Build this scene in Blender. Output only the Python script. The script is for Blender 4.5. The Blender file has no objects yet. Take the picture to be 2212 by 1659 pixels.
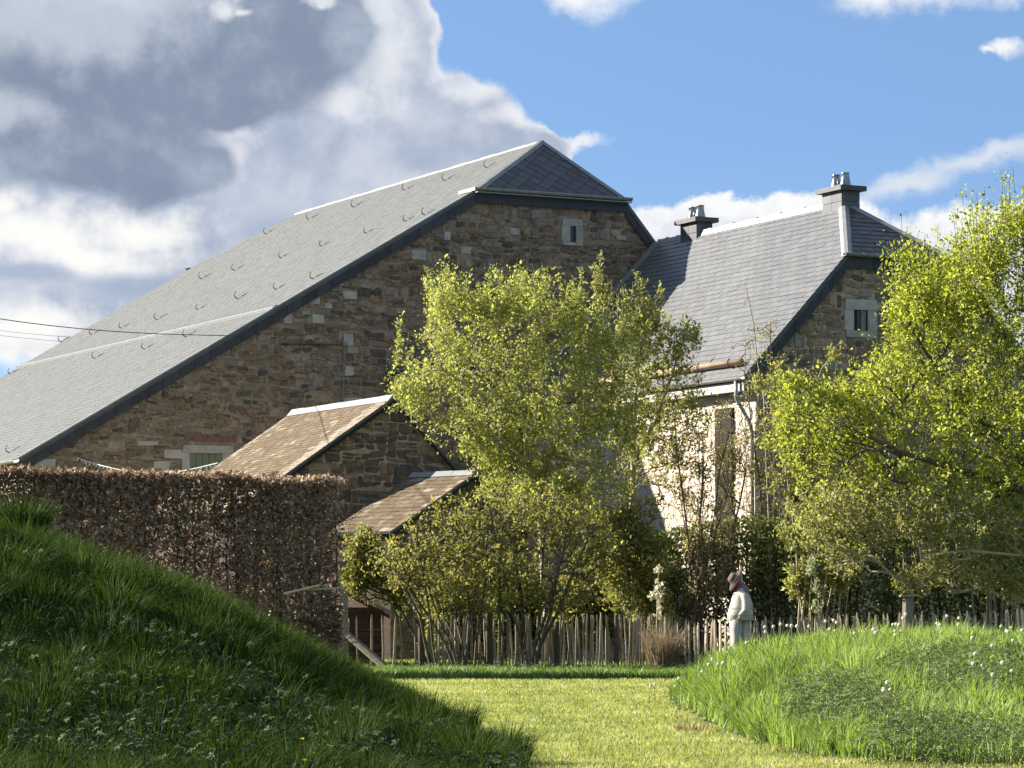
import bpy, math, random
import numpy as np
from mathutils import Vector, Matrix

random.seed(7)
rng = np.random.default_rng(11)
SC = bpy.context.scene
COL = SC.collection

# ------------------------------------------------------------------ camera
F, HY, CAMH = 6626.2, 1327.2, 1.15           # focal length and horizon in units of a 2212 px wide frame
CX, CY = 1106.0, 829.5
PITCH = math.atan((HY - CY) / F)
cam_data = bpy.data.cameras.new('camera')
cam = bpy.data.objects.new('camera', cam_data)
COL.objects.link(cam)
cam_data.sensor_width = 36.0
cam_data.lens = 36.0 * F / 2212.0
cam_data.clip_start = 0.5
cam_data.clip_end = 5000.0
cam.location = (0, 0, CAMH)
cam.rotation_euler = (math.pi / 2 + PITCH, 0, 0)
SC.camera = cam

# ------------------------------------------------------------------ light
SUN_AZ, SUN_EL = math.radians(-74.3), math.radians(25.6)     # azimuth from +Y towards +X
sun_dir = Vector((math.sin(SUN_AZ) * math.cos(SUN_EL), math.cos(SUN_AZ) * math.cos(SUN_EL), math.sin(SUN_EL)))
sl = bpy.data.lights.new('sun', 'SUN')
sl.energy = 5.0
sl.angle = math.radians(0.5)
sl.color = (1.0, 0.93, 0.80)
so = bpy.data.objects.new('sun', sl)
COL.objects.link(so)
so.rotation_euler = sun_dir.to_track_quat('Z', 'Y').to_euler()
so.location = (-60, 20, 40)

SC.view_settings.view_transform = 'Standard'
SC.view_settings.look = 'None'
SC.view_settings.gamma = 1.0
SC.view_settings.use_curve_mapping = False
SC.view_settings.exposure = 1.8
SKYTINT = (0.735, 0.76, 0.79)
CLOUDW = 3.86                                   # cloud white before the background strength

world = bpy.data.worlds.new('World')
SC.world = world
world.use_nodes = True
WT = world.node_tree
WT.nodes.clear()


class X:
    """tiny expression wrapper round math nodes"""
    def __init__(s, tree, sock): s.t, s.s = tree, sock
    def _op(s, op, *o, **k):
        n = s.t.nodes.new('ShaderNodeMath'); n.operation = op
        n.use_clamp = k.get('clamp', False)
        for i, v in enumerate((s,) + o):
            if isinstance(v, X): s.t.links.new(v.s, n.inputs[i])
            else: n.inputs[i].default_value = v
        return X(s.t, n.outputs[0])
    def __add__(s, o): return s._op('ADD', o)
    def __sub__(s, o): return s._op('SUBTRACT', o)
    def __mul__(s, o): return s._op('MULTIPLY', o)
    def __truediv__(s, o): return s._op('DIVIDE', o)
    def min(s, o): return s._op('MINIMUM', o)
    def max(s, o): return s._op('MAXIMUM', o)
    def smin(s, o, k): return s._op('SMOOTH_MIN', o, k)
    def step(s, a, b):
        n = s.t.nodes.new('ShaderNodeMapRange'); n.interpolation_type = 'SMOOTHSTEP'
        n.inputs['From Min'].default_value = a; n.inputs['From Max'].default_value = b
        s.t.links.new(s.s, n.inputs['Value'])
        return X(s.t, n.outputs['Result'])


def cmix(t, fac, a, b, blend='MIX'):
    n = t.nodes.new('ShaderNodeMix'); n.data_type = 'RGBA'; n.blend_type = blend
    for sock, v in ((n.inputs['Factor'], fac), (n.inputs['A'], a), (n.inputs['B'], b)):
        if isinstance(v, X): t.links.new(v.s, sock)
        elif isinstance(v, (int, float)): sock.default_value = v
        elif isinstance(v, tuple): sock.default_value = (v[0], v[1], v[2], 1)
        else: t.links.new(v, sock)
    return [o for o in n.outputs if o.type == 'RGBA'][0]


def sky_world():
    t = WT
    tc = t.nodes.new('ShaderNodeTexCoord')
    sep = t.nodes.new('ShaderNodeSeparateXYZ'); t.links.new(tc.outputs['Generated'], sep.inputs[0])
    dx, dy, dz = (X(t, sep.outputs[i]) for i in range(3))
    az = dx._op('ARCTAN2', dy); el = dz._op('ARCSINE')
    comb = t.nodes.new('ShaderNodeCombineXYZ')
    t.links.new((az * 66.26).s, comb.inputs[0]); t.links.new((el * 66.26).s, comb.inputs[1])
    P0 = comb.outputs[0]                       # 1 unit = 1/66 radian of azimuth / elevation

    def noise(vec, scale, detail, rough=0.55, dist=0.0, off=0.0):
        n = t.nodes.new('ShaderNodeTexNoise'); n.noise_dimensions = '3D'
        n.inputs['Scale'].default_value = scale; n.inputs['Detail'].default_value = detail
        n.inputs['Roughness'].default_value = rough; n.inputs['Distortion'].default_value = dist
        if off:
            a = t.nodes.new('ShaderNodeVectorMath'); a.operation = 'ADD'
            t.links.new(vec, a.inputs[0]); a.inputs[1].default_value = (off, off * 1.7, off * .3)
            vec = a.outputs[0]
        t.links.new(vec, n.inputs['Vector'])
        return n

    def vm(op, a, b, c=None):
        n = t.nodes.new('ShaderNodeVectorMath'); n.operation = op
        for i, v in enumerate((a, b, c)):
            if v is None: continue
            if isinstance(v, tuple): n.inputs[i].default_value = v
            else: t.links.new(v, n.inputs[i])
        return n

    def warp(vec, scale, amp, detail, off=0.0, rough=0.6):
        n = noise(vec, scale, detail, rough, off=off)
        c = vm('SUBTRACT', n.outputs['Color'], (.5, .5, .5)).outputs[0]
        c = vm('MULTIPLY', c, (amp, amp, 0)).outputs[0]
        return vm('ADD', vec, c).outputs[0]

    Ps = warp(P0, 0.30, 1.5, 3.0, 3.0, 0.5)            # slow drift of the outlines
    P = warp(Ps, 0.75, 0.9, 6.0, 7.0, 0.58)            # billows
    Pf = warp(P0, 1.3, 0.7, 6.0, 9.0, 0.6)
    fs = X(t, noise(P0, 0.30, 4.0, 0.5, off=20.0).outputs['Fac']) - 0.5
    fm = X(t, noise(P0, 0.85, 6.0, 0.55, off=31.0).outputs['Fac']) - 0.5
    ff = X(t, noise(P0, 2.4, 5.0, 0.6, off=43.0).outputs['Fac']) - 0.5

    def blobs(vec, lst, k=0.25):
        """ellipses (x, y, rx, ry), 100 to the unit of P0, y downwards from the horizon line at 1327; returns 1 - distance"""
        acc = None
        for (x, y, rx, ry) in lst:
            cx, cy = (x - 1106) / 100, (1327 - y) / 100
            rx, ry = rx / 100, ry / 100
            m = vm('MULTIPLY_ADD', vec, (1 / rx, 1 / ry, 0), (-cx / rx, -cy / ry, 0)).outputs[0]
            L = X(t, vm('LENGTH', m, None).outputs['Value'])
            acc = L if acc is None else acc.smin(L, k)
        return acc * -1.0 + 1.0

    sky = t.nodes.new('ShaderNodeTexSky'); sky.sky_type = 'NISHITA'
    sky.sun_disc = False
    sky.sun_elevation = SUN_EL; sky.sun_rotation = SUN_AZ
    sky.air_density = 1.0; sky.dust_density = 0.15; sky.ozone_density = 2.5; sky.altitude = 300
    lift = t.nodes.new('ShaderNodeCombineXYZ')         # look a little higher into the model sky: clear spring air, no orange horizon
    t.links.new(dx.s, lift.inputs[0]); t.links.new(dy.s, lift.inputs[1]); t.links.new((dz.max(0.0) * 0.85 + 0.20).s, lift.inputs[2])
    nrm = vm('NORMALIZE', lift.outputs[0], None)
    t.links.new(nrm.outputs[0], sky.inputs['Vector'])
    col = cmix(t, 1.0, sky.outputs[0], SKYTINT, 'MULTIPLY')
    W = CLOUDW
    def cl(r, g, b): return (r * W, g * W, b * W)

    hz = el.step(0.16, 0.03)
    col = cmix(t, hz * 0.38, col, cl(.66, .82, .98))
    # ordinary broken cloud for the rest of the sky
    gen = X(t, noise(tc.outputs['Generated'], 2.6, 8.0, 0.58, off=5.0).outputs['Fac'])
    far = (az * az) * 30.0 + (el - 0.07) * (el - 0.07) * 42.0
    ga = gen.step(0.46, 0.6) * far.step(1.6, 3.2) * dz.step(-0.02, 0.05)
    gshade = X(t, noise(tc.outputs['Generated'], 5.0, 6.0, 0.6, off=2.0).outputs['Fac'])
    col = cmix(t, ga, col, cmix(t, gshade.step(0.35, 0.65), cl(.36, .42, .52), cl(.93, .94, .95)))

    # low white cumulus behind the house, a thin streak and small clouds at the right
    low = blobs(Pf, [(1400, 545, 170, 105), (1560, 510, 190, 85), (1760, 510, 180, 98), (1920, 590, 240, 120), (2110, 600, 240, 155), (2420, 560, 300, 150)], .2)
    lowa = (low + fm * 0.30 + ff * .18).step(-0.02, 0.16)
    lowc = cmix(t, (ff * .7 + fm * 1.0 + low * -0.6 + 0.95).step(0.15, 0.95), cl(.60, .66, .75), cl(.97, .975, .985))
    col = cmix(t, lowa, col, lowc)
    rot = t.nodes.new('ShaderNodeVectorRotate'); rot.rotation_type = 'Z_AXIS'
    rot.inputs['Center'].default_value = ((2060 - 1106) / 100, (1327 - 372) / 100, 0)
    rot.inputs['Angle'].default_value = -0.24
    t.links.new(Pf, rot.inputs['Vector'])
    stk = blobs(rot.outputs[0], [(1960, 380, 130, 30), (2130, 368, 190, 24), (2330, 368, 180, 34)])
    col = cmix(t, (stk + fm * .5 + ff * .35).step(-0.35, 0.9) * 0.8, col, cl(.80, .84, .89))
    sm = blobs(Pf, [(1285, -30, 105, 66), (1240, -5, 50, 48), (1890, -5, 90, 52), (2010, -25, 170, 62), (2200, -32, 170, 62), (2178, 122, 44, 22), (2140, 128, 26, 10)], .3)
    col = cmix(t, (sm + fm * .6 + ff * .7).step(-0.35, 0.75) * 0.97, col, cl(.93, .945, .97))
    wisp = blobs(Pf, [(1258, 306, 56, 15), (1228, 318, 40, 20)])
    col = cmix(t, (wisp + fm * .6 + ff * .8).step(-0.3, 0.8) * .9, col, cl(.88, .91, .95))

    # the big cloud on the left: soft grey-blue body with a bright rim
    big = blobs(P, [(560, 240, 420, 330), (790, 110, 150, 200), (880, 130, 86, 120), (900, 270, 230, 130), (1060, 325, 135, 95), (1150, 320, 78, 62),
                    (1040, 420, 190, 130), (300, 500, 700, 320), (-100, 300, 700, 500), (420, 40, 440, 260)], 0.16)
    bige = big + fm * 0.10 + ff * .09
    rim = bige.step(0.30, 0.0)
    body = cmix(t, (fs * 1.2 + fm * 1.1 + ff * .3).step(-0.30, 0.34), cl(.40, .47, .61), cl(.62, .67, .77))
    bc = cmix(t, rim * (fm * 1.8 + .62).max(.1).min(.92), body, cl(.98, .985, 1.0))
    brt = blobs(Ps, [(815, 20, 50, 60), (850, 150, 50, 100), (770, 235, 110, 40), (480, 290, 70, 46), (470, 340, 46, 50), (1010, 195, 60, 26), (1110, 240, 90, 20)], 0.25)
    bc = cmix(t, (brt + fm * 1.2 + ff * .8).step(-0.5, 0.8) * .6, bc, cl(.93, .94, .96))
    gl = blobs(Ps, [(80, 520, 170, 75), (290, 500, 160, 52), (200, 560, 220, 40), (40, 720, 260, 50), (0, 460, 90, 40), (10, 780, 160, 40)], 0.3)
    bc = cmix(t, (gl + fm * 1.4 + ff * .9).step(-0.55, 0.95) * .95, bc, cl(1.02, 1.01, .98))
    bl = blobs(Ps, [(560, 600, 150, 60), (330, 620, 150, 34), (600, 500, 120, 60), (60, 610, 120, 22)], .3)
    bc = cmix(t, (bl + fm * 1.0 + ff * .5).step(-0.3, 0.7) * .75, bc, cl(.37, .45, .60))
    col = cmix(t, bige.step(-0.03, 0.11), col, bc)

    # grey bases in front
    dk = blobs(P, [(630, 110, 190, 135), (420, 160, 380, 95), (160, 150, 330, 130), (560, 30, 250, 110), (740, 80, 80, 120), (150, 330, 270, 90),
                   (340, 370, 150, 74), (80, 270, 260, 70), (-200, 200, 350, 260), (170, 265, 280, 130), (0, 300, 260, 130), (420, 215, 320, 80)], 0.22)
    dke = dk + fm * 0.28 + ff * 0.16
    dkc = cmix(t, (fs * 1.4 + fm * 1.0 + ff * .35).step(-0.30, 0.40), cl(.235, .295, .41), cl(.44, .51, .62))
    tl = blobs(Ps, [(70, 50, 270, 120), (20, 250, 110, 50), (330, 10, 130, 30)], .3)
    dkc = cmix(t, (tl + fm * 1.5 + ff * .6).step(-0.45, 0.9) * .85, dkc, cl(.56, .62, .70))
    col = cmix(t, dke.step(-0.14, 0.26) * 0.96, col, dkc)
    pt = blobs(Pf, [(480, 28, 40, 26), (520, 36, 22, 12), (690, 18, 36, 16)], .3)
    col = cmix(t, (pt + fm * .7 + ff * 1.0).step(-0.4, 0.8) * .9, col, cl(.82, .85, .89))

    bg = t.nodes.new('ShaderNodeBackground'); bg.inputs['Strength'].default_value = 0.075
    t.links.new(col, bg.inputs['Color'])
    out = t.nodes.new('ShaderNodeOutputWorld'); t.links.new(bg.outputs[0], out.inputs['Surface'])
    world.cycles.sampling_method = 'MANUAL'
    world.cycles.sample_map_resolution = 512


sky_world()

# ------------------------------------------------------------------ projection helpers (planning only)
_c, _s = math.cos(PITCH), math.sin(PITCH)


def ray(px, py):
    a, b = (px - CX) / F, (CY - py) / F
    return Vector((a, _c - b * _s, _s + b * _c))


def at(px, py, depth):
    r = ray(px, py)
    return Vector((0, 0, CAMH)) + r * (depth / r.y)


def onplane(px, py, p0, n):
    r = ray(px, py); o = Vector((0, 0, CAMH))
    return o + r * ((Vector(p0) - o).dot(n) / r.dot(n))


def screen(p):
    x, y, z = p[0], p[1], p[2] - CAMH
    d = y * _c + z * _s
    return CX + F * x / d, CY - F * (-y * _s + z * _c) / d


# ------------------------------------------------------------------ materials
MATS = {}


def pmat(name, cols, scale=6.0, rough=0.85, bump=0.0, spec=0.3, metal=0.0, rnd=0.0, attr=0.0, detail=6.0, stretch=None, bscale=None, pos=None):
    """ramp over noise (+ object random, + 'shade' attribute) -> principled"""
    m = bpy.data.materials.new(name); m.use_nodes = True
    t = m.node_tree; b = t.nodes['Principled BSDF']
    g = t.nodes.new('ShaderNodeNewGeometry')
    vec = g.outputs['Position']
    if stretch:
        mp = t.nodes.new('ShaderNodeMapping'); mp.inputs['Scale'].default_value = stretch
        t.links.new(vec, mp.inputs['Vector']); vec = mp.outputs[0]
    n = t.nodes.new('ShaderNodeTexNoise'); n.inputs['Scale'].default_value = scale
    n.inputs['Detail'].default_value = detail; n.inputs['Roughness'].default_value = 0.62
    t.links.new(vec, n.inputs['Vector'])
    v = X(t, n.outputs['Fac'])
    v = (v - 0.5) * 1.7 + 0.5
    if rnd:
        oi = t.nodes.new('ShaderNodeObjectInfo')
        v = v + (X(t, oi.outputs['Random']) - 0.5) * rnd
    if attr:
        a = t.nodes.new('ShaderNodeAttribute'); a.attribute_name = 'shade'
        v = v + (X(t, a.outputs['Fac']) - 0.5) * attr
    r = t.nodes.new('ShaderNodeValToRGB')
    els = r.color_ramp.elements
    ps = pos or [i / (len(cols) - 1) for i in range(len(cols))]
    while len(els) < len(cols): els.new(0.5)
    for e, c, p in zip(els, cols, ps):
        e.position = p; e.color = (c[0], c[1], c[2], 1)
    t.links.new(v.s, r.inputs['Fac'])
    t.links.new(r.outputs[0], b.inputs['Base Color'])
    b.inputs['Roughness'].default_value = rough
    b.inputs['Specular IOR Level'].default_value = spec
    b.inputs['Metallic'].default_value = metal
    if bump:
        n2 = t.nodes.new('ShaderNodeTexNoise'); n2.inputs['Scale'].default_value = bscale or scale * 4
        n2.inputs['Detail'].default_value = 5
        t.links.new(vec, n2.inputs['Vector'])
        bp = t.nodes.new('ShaderNodeBump'); bp.inputs['Strength'].default_value = bump; bp.inputs['Distance'].default_value = 0.02
        t.links.new(n2.outputs['Fac'], bp.inputs['Height']); t.links.new(bp.outputs[0], b.inputs['Normal'])
    MATS[name] = m
    return m


def leafmat(name, cols, trans=0.45, rough=0.5, spec=0.25, tint=(1.15, 1.1, 0.6)):
    m = bpy.data.materials.new(name); m.use_nodes = True
    t = m.node_tree; b = t.nodes['Principled BSDF']; out = t.nodes['Material Output']
    a = t.nodes.new('ShaderNodeAttribute'); a.attribute_name = 'shade'
    g = t.nodes.new('ShaderNodeNewGeometry')
    n = t.nodes.new('ShaderNodeTexNoise'); n.inputs['Scale'].default_value = 0.9; n.inputs['Detail'].default_value = 3
    t.links.new(g.outputs['Position'], n.inputs['Vector'])
    v = X(t, a.outputs['Fac']) * 0.75 + (X(t, n.outputs['Fac']) - 0.5) * 0.9 + 0.12
    r = t.nodes.new('ShaderNodeValToRGB'); els = r.color_ramp.elements
    while len(els) < len(cols): els.new(0.5)
    for i, (e, c) in enumerate(zip(els, cols)):
        e.position = i / (len(cols) - 1); e.color = (c[0], c[1], c[2], 1)
    t.links.new(v.s, r.inputs['Fac'])
    t.links.new(r.outputs[0], b.inputs['Base Color'])
    b.inputs['Roughness'].default_value = rough; b.inputs['Specular IOR Level'].default_value = spec
    tr = t.nodes.new('ShaderNodeBsdfTranslucent')
    tc = cmix(t, 1.0, r.outputs[0], tint, 'MULTIPLY'); t.links.new(tc, tr.inputs['Color'])
    mx = t.nodes.new('ShaderNodeMixShader'); mx.inputs[0].default_value = trans
    t.links.new(b.outputs[0], mx.inputs[1]); t.links.new(tr.outputs[0], mx.inputs[2])
    t.links.new(mx.outputs[0], out.inputs['Surface'])
    MATS[name] = m
    return m


STONE = []
for nm, c in (('stone_umber', (.178, .136, .094)), ('stone_brown', (.243, .184, .127)), ('stone_rust', (.235, .158, .106)), ('stone_ochre', (.31, .24, .163)),
              ('stone_taupe', (.25, .204, .155)), ('stone_dark', (.115, .096, .078)), ('stone_grey', (.225, .205, .180)), ('stone_olive', (.205, .170, .122))):
    STONE.append(pmat(nm, [tuple(x * .45 for x in c), c, tuple(x * 1.55 for x in c)], scale=9, rough=.92, bump=.55, rnd=.35, spec=.15))
PALE = pmat('limestone', [(0.257, 0.243, 0.216), (0.365, 0.348, 0.311), (0.472, 0.452, 0.405)], scale=5, rough=.9, bump=.25, rnd=.3, spec=.2)
MORTAR = pmat('mortar', [(0.13, 0.1, 0.068), (0.26, 0.21, 0.15), (0.4, 0.335, 0.25)], scale=4, rough=.95, bump=.6, spec=.1)
MORTAR2 = pmat('pale_mortar', [(0.217, 0.171, 0.116), (0.362, 0.297, 0.215), (0.493, 0.413, 0.304)], scale=4, rough=.95, bump=.6, spec=.1)
SLATE = pmat('slate', [(0.095, 0.097, 0.102), (0.118, 0.12, 0.126), (0.14, 0.143, 0.148)], scale=9, rough=.46, bump=.12, rnd=.5, attr=.5, spec=.5)
SLATE2 = pmat('slate_greenish', [(0.098, 0.1, 0.098), (0.125, 0.125, 0.121), (0.15, 0.15, 0.144)], scale=6, rough=.44, bump=.12, rnd=.5, attr=.35, spec=.5)
SLATED = pmat('dark_slate', [(0.055, 0.058, 0.065), (0.081, 0.085, 0.093), (0.109, 0.113, 0.122)], scale=3, rough=.5, bump=.15, rnd=.6, attr=.5, spec=.4)
CLAD = pmat('dark_cladding', [(.028, .030, .035), (.042, .045, .051), (.058, .061, .068)], scale=3, rough=.6, bump=.1, rnd=.5, spec=.3)
ZINC = pmat('zinc', [(0.198, 0.208, 0.213), (0.258, 0.268, 0.273), (0.308, 0.312, 0.312)], scale=4, rough=.48, metal=.35, spec=.5, rnd=.2)
ZINCD = pmat('weathered_zinc', [(.16, .18, .17), (.23, .25, .24), (.30, .32, .31)], scale=4, rough=.5, metal=.3, spec=.5)
STEEL = pmat('flue_steel', [(0.196, 0.196, 0.196), (0.28, 0.28, 0.273), (0.364, 0.357, 0.35)], scale=3, rough=.24, metal=1.0)
IRON = pmat('iron_hook', [(.05, .05, .052), (.09, .09, .092), (.13, .13, .13)], scale=8, rough=.55, metal=.2)
WOODO = pmat('fresh_wood', [(0.3, 0.2, 0.125), (0.4, 0.285, 0.185), (0.5, 0.37, 0.26)], scale=5, rough=.8, bump=.3)
WOODG = pmat('weathered_wood', [(0.213, 0.168, 0.118), (0.358, 0.297, 0.218), (0.515, 0.448, 0.358)], scale=9, rough=.9, bump=.5, rnd=.7, stretch=(4, 4, .5))
WOODP = pmat('post_wood', [(0.13, 0.111, 0.085), (0.221, 0.195, 0.156), (0.338, 0.305, 0.254)], scale=9, rough=.9, bump=.6, rnd=.3, stretch=(4, 4, .4))
WOODB = pmat('eave_shade', [(0.03, 0.017, 0.011), (0.054, 0.03, 0.02), (0.082, 0.051, 0.036)], scale=7, rough=.85, bump=.4, rnd=.5, stretch=(1, 1, 5))
MOSSY = pmat('mossy_slate', [(0.085, 0.059, 0.034), (0.106, 0.075, 0.044), (0.128, 0.093, 0.058), (0.157, 0.124, 0.084), (0.257, 0.217, 0.172)], scale=3.2, rough=.8, bump=.5, attr=1.25, rnd=.2, spec=.25,
             pos=[0, .3, .55, .76, 1])
PLASTER = pmat('lime_plaster', [(0.394, 0.347, 0.286), (0.49, 0.449, 0.388), (0.544, 0.517, 0.462)], scale=1.6, rough=.95, bump=.6, spec=.1, bscale=9)
BRICK = pmat('brick', [(0.127, 0.066, 0.052), (0.195, 0.105, 0.081), (0.263, 0.166, 0.136)], scale=9, rough=.9, bump=.4, rnd=.6, spec=.1)
GREENP = pmat('green_paint', [(0.111, 0.137, 0.088), (0.143, 0.176, 0.111), (0.182, 0.215, 0.143)], scale=4, rough=.6)
DARK = pmat('dark_opening', [(.012, .012, .013), (.02, .02, .021)], scale=3, rough=.7)
GLASS = pmat('window_glass', [(.035, .04, .046), (.055, .06, .066)], scale=2, rough=.35, spec=.3)
CABLE = pmat('black_cable', [(.018, .018, .02), (.03, .03, .032)], scale=5, rough=.6)
CABLEG = pmat('grey_cable', [(.16, .17, .185), (.22, .23, .25)], scale=5, rough=.6)
BULB = pmat('white_bulb', [(.62, .62, .6), (.8, .8, .78)], scale=5, rough=.3)
BARK = pmat('bark', [(.055, .045, .034), (.095, .080, .060), (.16, .14, .105)], scale=14, rough=.95, bump=.5, spec=.1)
BARKP = pmat('pale_bark', [(0.227, 0.187, 0.13), (0.342, 0.285, 0.203), (0.471, 0.406, 0.3)], scale=14, rough=.95, bump=.4, spec=.1)
BARKR = pmat('reddish_twig', [(.085, .058, .045), (.13, .092, .072), (.19, .145, .115)], scale=14, rough=.9, bump=.3, spec=.15)
SOIL = pmat('mound_soil', [(0.013, 0.016, 0.007), (0.022, 0.029, 0.011), (0.04, 0.037, 0.021)], scale=3, rough=1, bump=.8, spec=.05)
LAWN = pmat('lawn_turf', [(0.133, 0.168, 0.057), (0.199, 0.237, 0.085), (0.265, 0.284, 0.133)], scale=2.6, rough=.95, bump=.6, spec=.1, detail=10)
GROUND = pmat('ground_turf', [(.05, .085, .018), (.085, .125, .03), (.12, .15, .045)], scale=1.1, rough=.95, bump=.5, spec=.1, detail=10)
EARTH = pmat('bare_earth', [(.11, .085, .06), (.17, .135, .10), (.24, .20, .155)], scale=4, rough=1, bump=.7, spec=.05)
STRIP_SHADE = pmat('strip_shade', [(.024, .021, .017), (.034, .030, .025), (.046, .041, .034)], scale=6, rough=.95, bump=.4, spec=.05)  # shade of the wall strip put into a near-black colour
CREAM = pmat('off_white_cloth', [(0.34, 0.319, 0.278), (0.422, 0.401, 0.361), (0.49, 0.476, 0.435)], scale=7, rough=.95, bump=.4, spec=.1)
GREYC = pmat('grey_cloth', [(.12, .12, .125), (.17, .17, .175), (.22, .22, .225)], scale=8, rough=.95, bump=.4, spec=.1)
HATB = pmat('brown_felt', [(.055, .035, .03), (.09, .06, .052), (.13, .09, .08)], scale=10, rough=.95, bump=.3)
RED = pmat('red_cloth', [(.28, .035, .045), (.42, .06, .075)], scale=8, rough=.95)

L_SPRING = leafmat('spring_leaf', [(0.163, 0.18, 0.054), (0.28, 0.298, 0.093), (0.41, 0.415, 0.157), (0.546, 0.521, 0.264)], .58, tint=(1.06, 1.10, .55))
L_BRIGHT = leafmat('bright_leaf', [(0.16, 0.195, 0.035), (0.288, 0.323, 0.054), (0.416, 0.445, 0.09), (0.538, 0.525, 0.176)], .58, tint=(1.06, 1.10, .55))
L_OLIVE = leafmat('olive_leaf', [(0.173, 0.169, 0.074), (0.269, 0.26, 0.119), (0.384, 0.368, 0.189), (0.512, 0.483, 0.297)], .52, tint=(1.15, 1.05, .6))
L_YOLK = leafmat('yellow_olive_leaf', [(.16, .17, .055), (.265, .275, .09), (.37, .365, .14), (.47, .45, .21)], .55, tint=(1.06, 1.08, .6))
L_GREEN = leafmat('shrub_leaf', [(0.125, 0.128, 0.048), (0.2, 0.202, 0.072), (0.285, 0.28, 0.112), (0.39, 0.37, 0.18)], .55, tint=(1.2, 1.15, .5))
L_DARK = leafmat('dark_leaf', [(0.05, 0.069, 0.022), (0.088, 0.115, 0.035), (0.144, 0.175, 0.055), (0.237, 0.25, 0.1)], .35, tint=(1.1, 1.1, .6))
L_BROWN = leafmat('beech_leaf', [(0.115, 0.082, 0.06), (0.195, 0.145, 0.11), (0.31, 0.245, 0.192), (0.47, 0.39, 0.315)], .42, rough=.5, spec=.25, tint=(1.15, .95, .75))
L_BLOSSOM = leafmat('pale_blossom', [(.50, .46, .33), (.62, .58, .44), (.72, .69, .58)], .4, tint=(1, 1, .9))
L_PALE = leafmat('silvery_leaf', [(.30, .34, .20), (.42, .46, .30), (.56, .58, .43)], .4, tint=(1, 1, .8))
G_SHADE = leafmat('shaded_grass', [(0.01, 0.024, 0.003), (0.024, 0.046, 0.006), (0.043, 0.071, 0.011), (0.094, 0.103, 0.043)], .3, rough=.7, spec=.1, tint=(1.0, 1.1, .5))  # grass copy darkened in its colour to carry the left mound's shade
G_LIT = leafmat('sunny_grass', [(0.093, 0.143, 0.038), (0.169, 0.244, 0.063), (0.262, 0.345, 0.107), (0.443, 0.453, 0.247)], .48, tint=(1.1, 1.15, .5))  # brighter copy of the grass for the sunlit side
G_LAWN = leafmat('lawn_grass', [(0.165, 0.204, 0.067), (0.254, 0.288, 0.102), (0.366, 0.387, 0.166), (0.524, 0.505, 0.332)], .45, tint=(1.15, 1.1, .5))
W_SHADE_G = leafmat('shaded_verge_grass', [(0.059, 0.11, 0.027), (0.101, 0.169, 0.04), (0.16, 0.245, 0.061), (0.338, 0.355, 0.151)], .4, tint=(1.1, 1.1, .5))  # shade along the fence foot put into a duller green
G_DRY = leafmat('dry_grass_leaf', [(.11, .082, .055), (.19, .145, .10), (.28, .22, .155), (.40, .34, .26)], .3, tint=(1.05, 1, .8))
W_SHADE = leafmat('shaded_weed_leaf', [(0.013, 0.026, 0.008), (0.023, 0.042, 0.012), (0.037, 0.06, 0.018), (0.06, 0.085, 0.034)], .25, rough=.6, spec=.15, tint=(1, 1.1, .5))  # weed colour lowered to carry the shade on the left mound
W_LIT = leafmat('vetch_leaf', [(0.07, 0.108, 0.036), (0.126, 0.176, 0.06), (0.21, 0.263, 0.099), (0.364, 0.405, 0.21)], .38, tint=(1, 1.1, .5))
DOCK = leafmat('dock_leaf', [(.040, .075, .022), (.07, .115, .035), (.11, .16, .06)], .3, tint=(1.1, 1.1, .5))
SEED = leafmat('seed_head', [(.74, .72, .66), (.82, .80, .75), (.86, .85, .82)], .5, tint=(1, 1, .95))
STALK = leafmat('flower_stalk', [(.20, .19, .07), (.29, .27, .11), (.36, .33, .16)], .3)
YELLOW = leafmat('yellow_petal', [(.55, .38, .03), (.7, .5, .05)], .35, tint=(1, .95, .4))

# ------------------------------------------------------------------ mesh helpers
WORLD_T = {}        # world translation of every object built (nothing is rotated)


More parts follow.
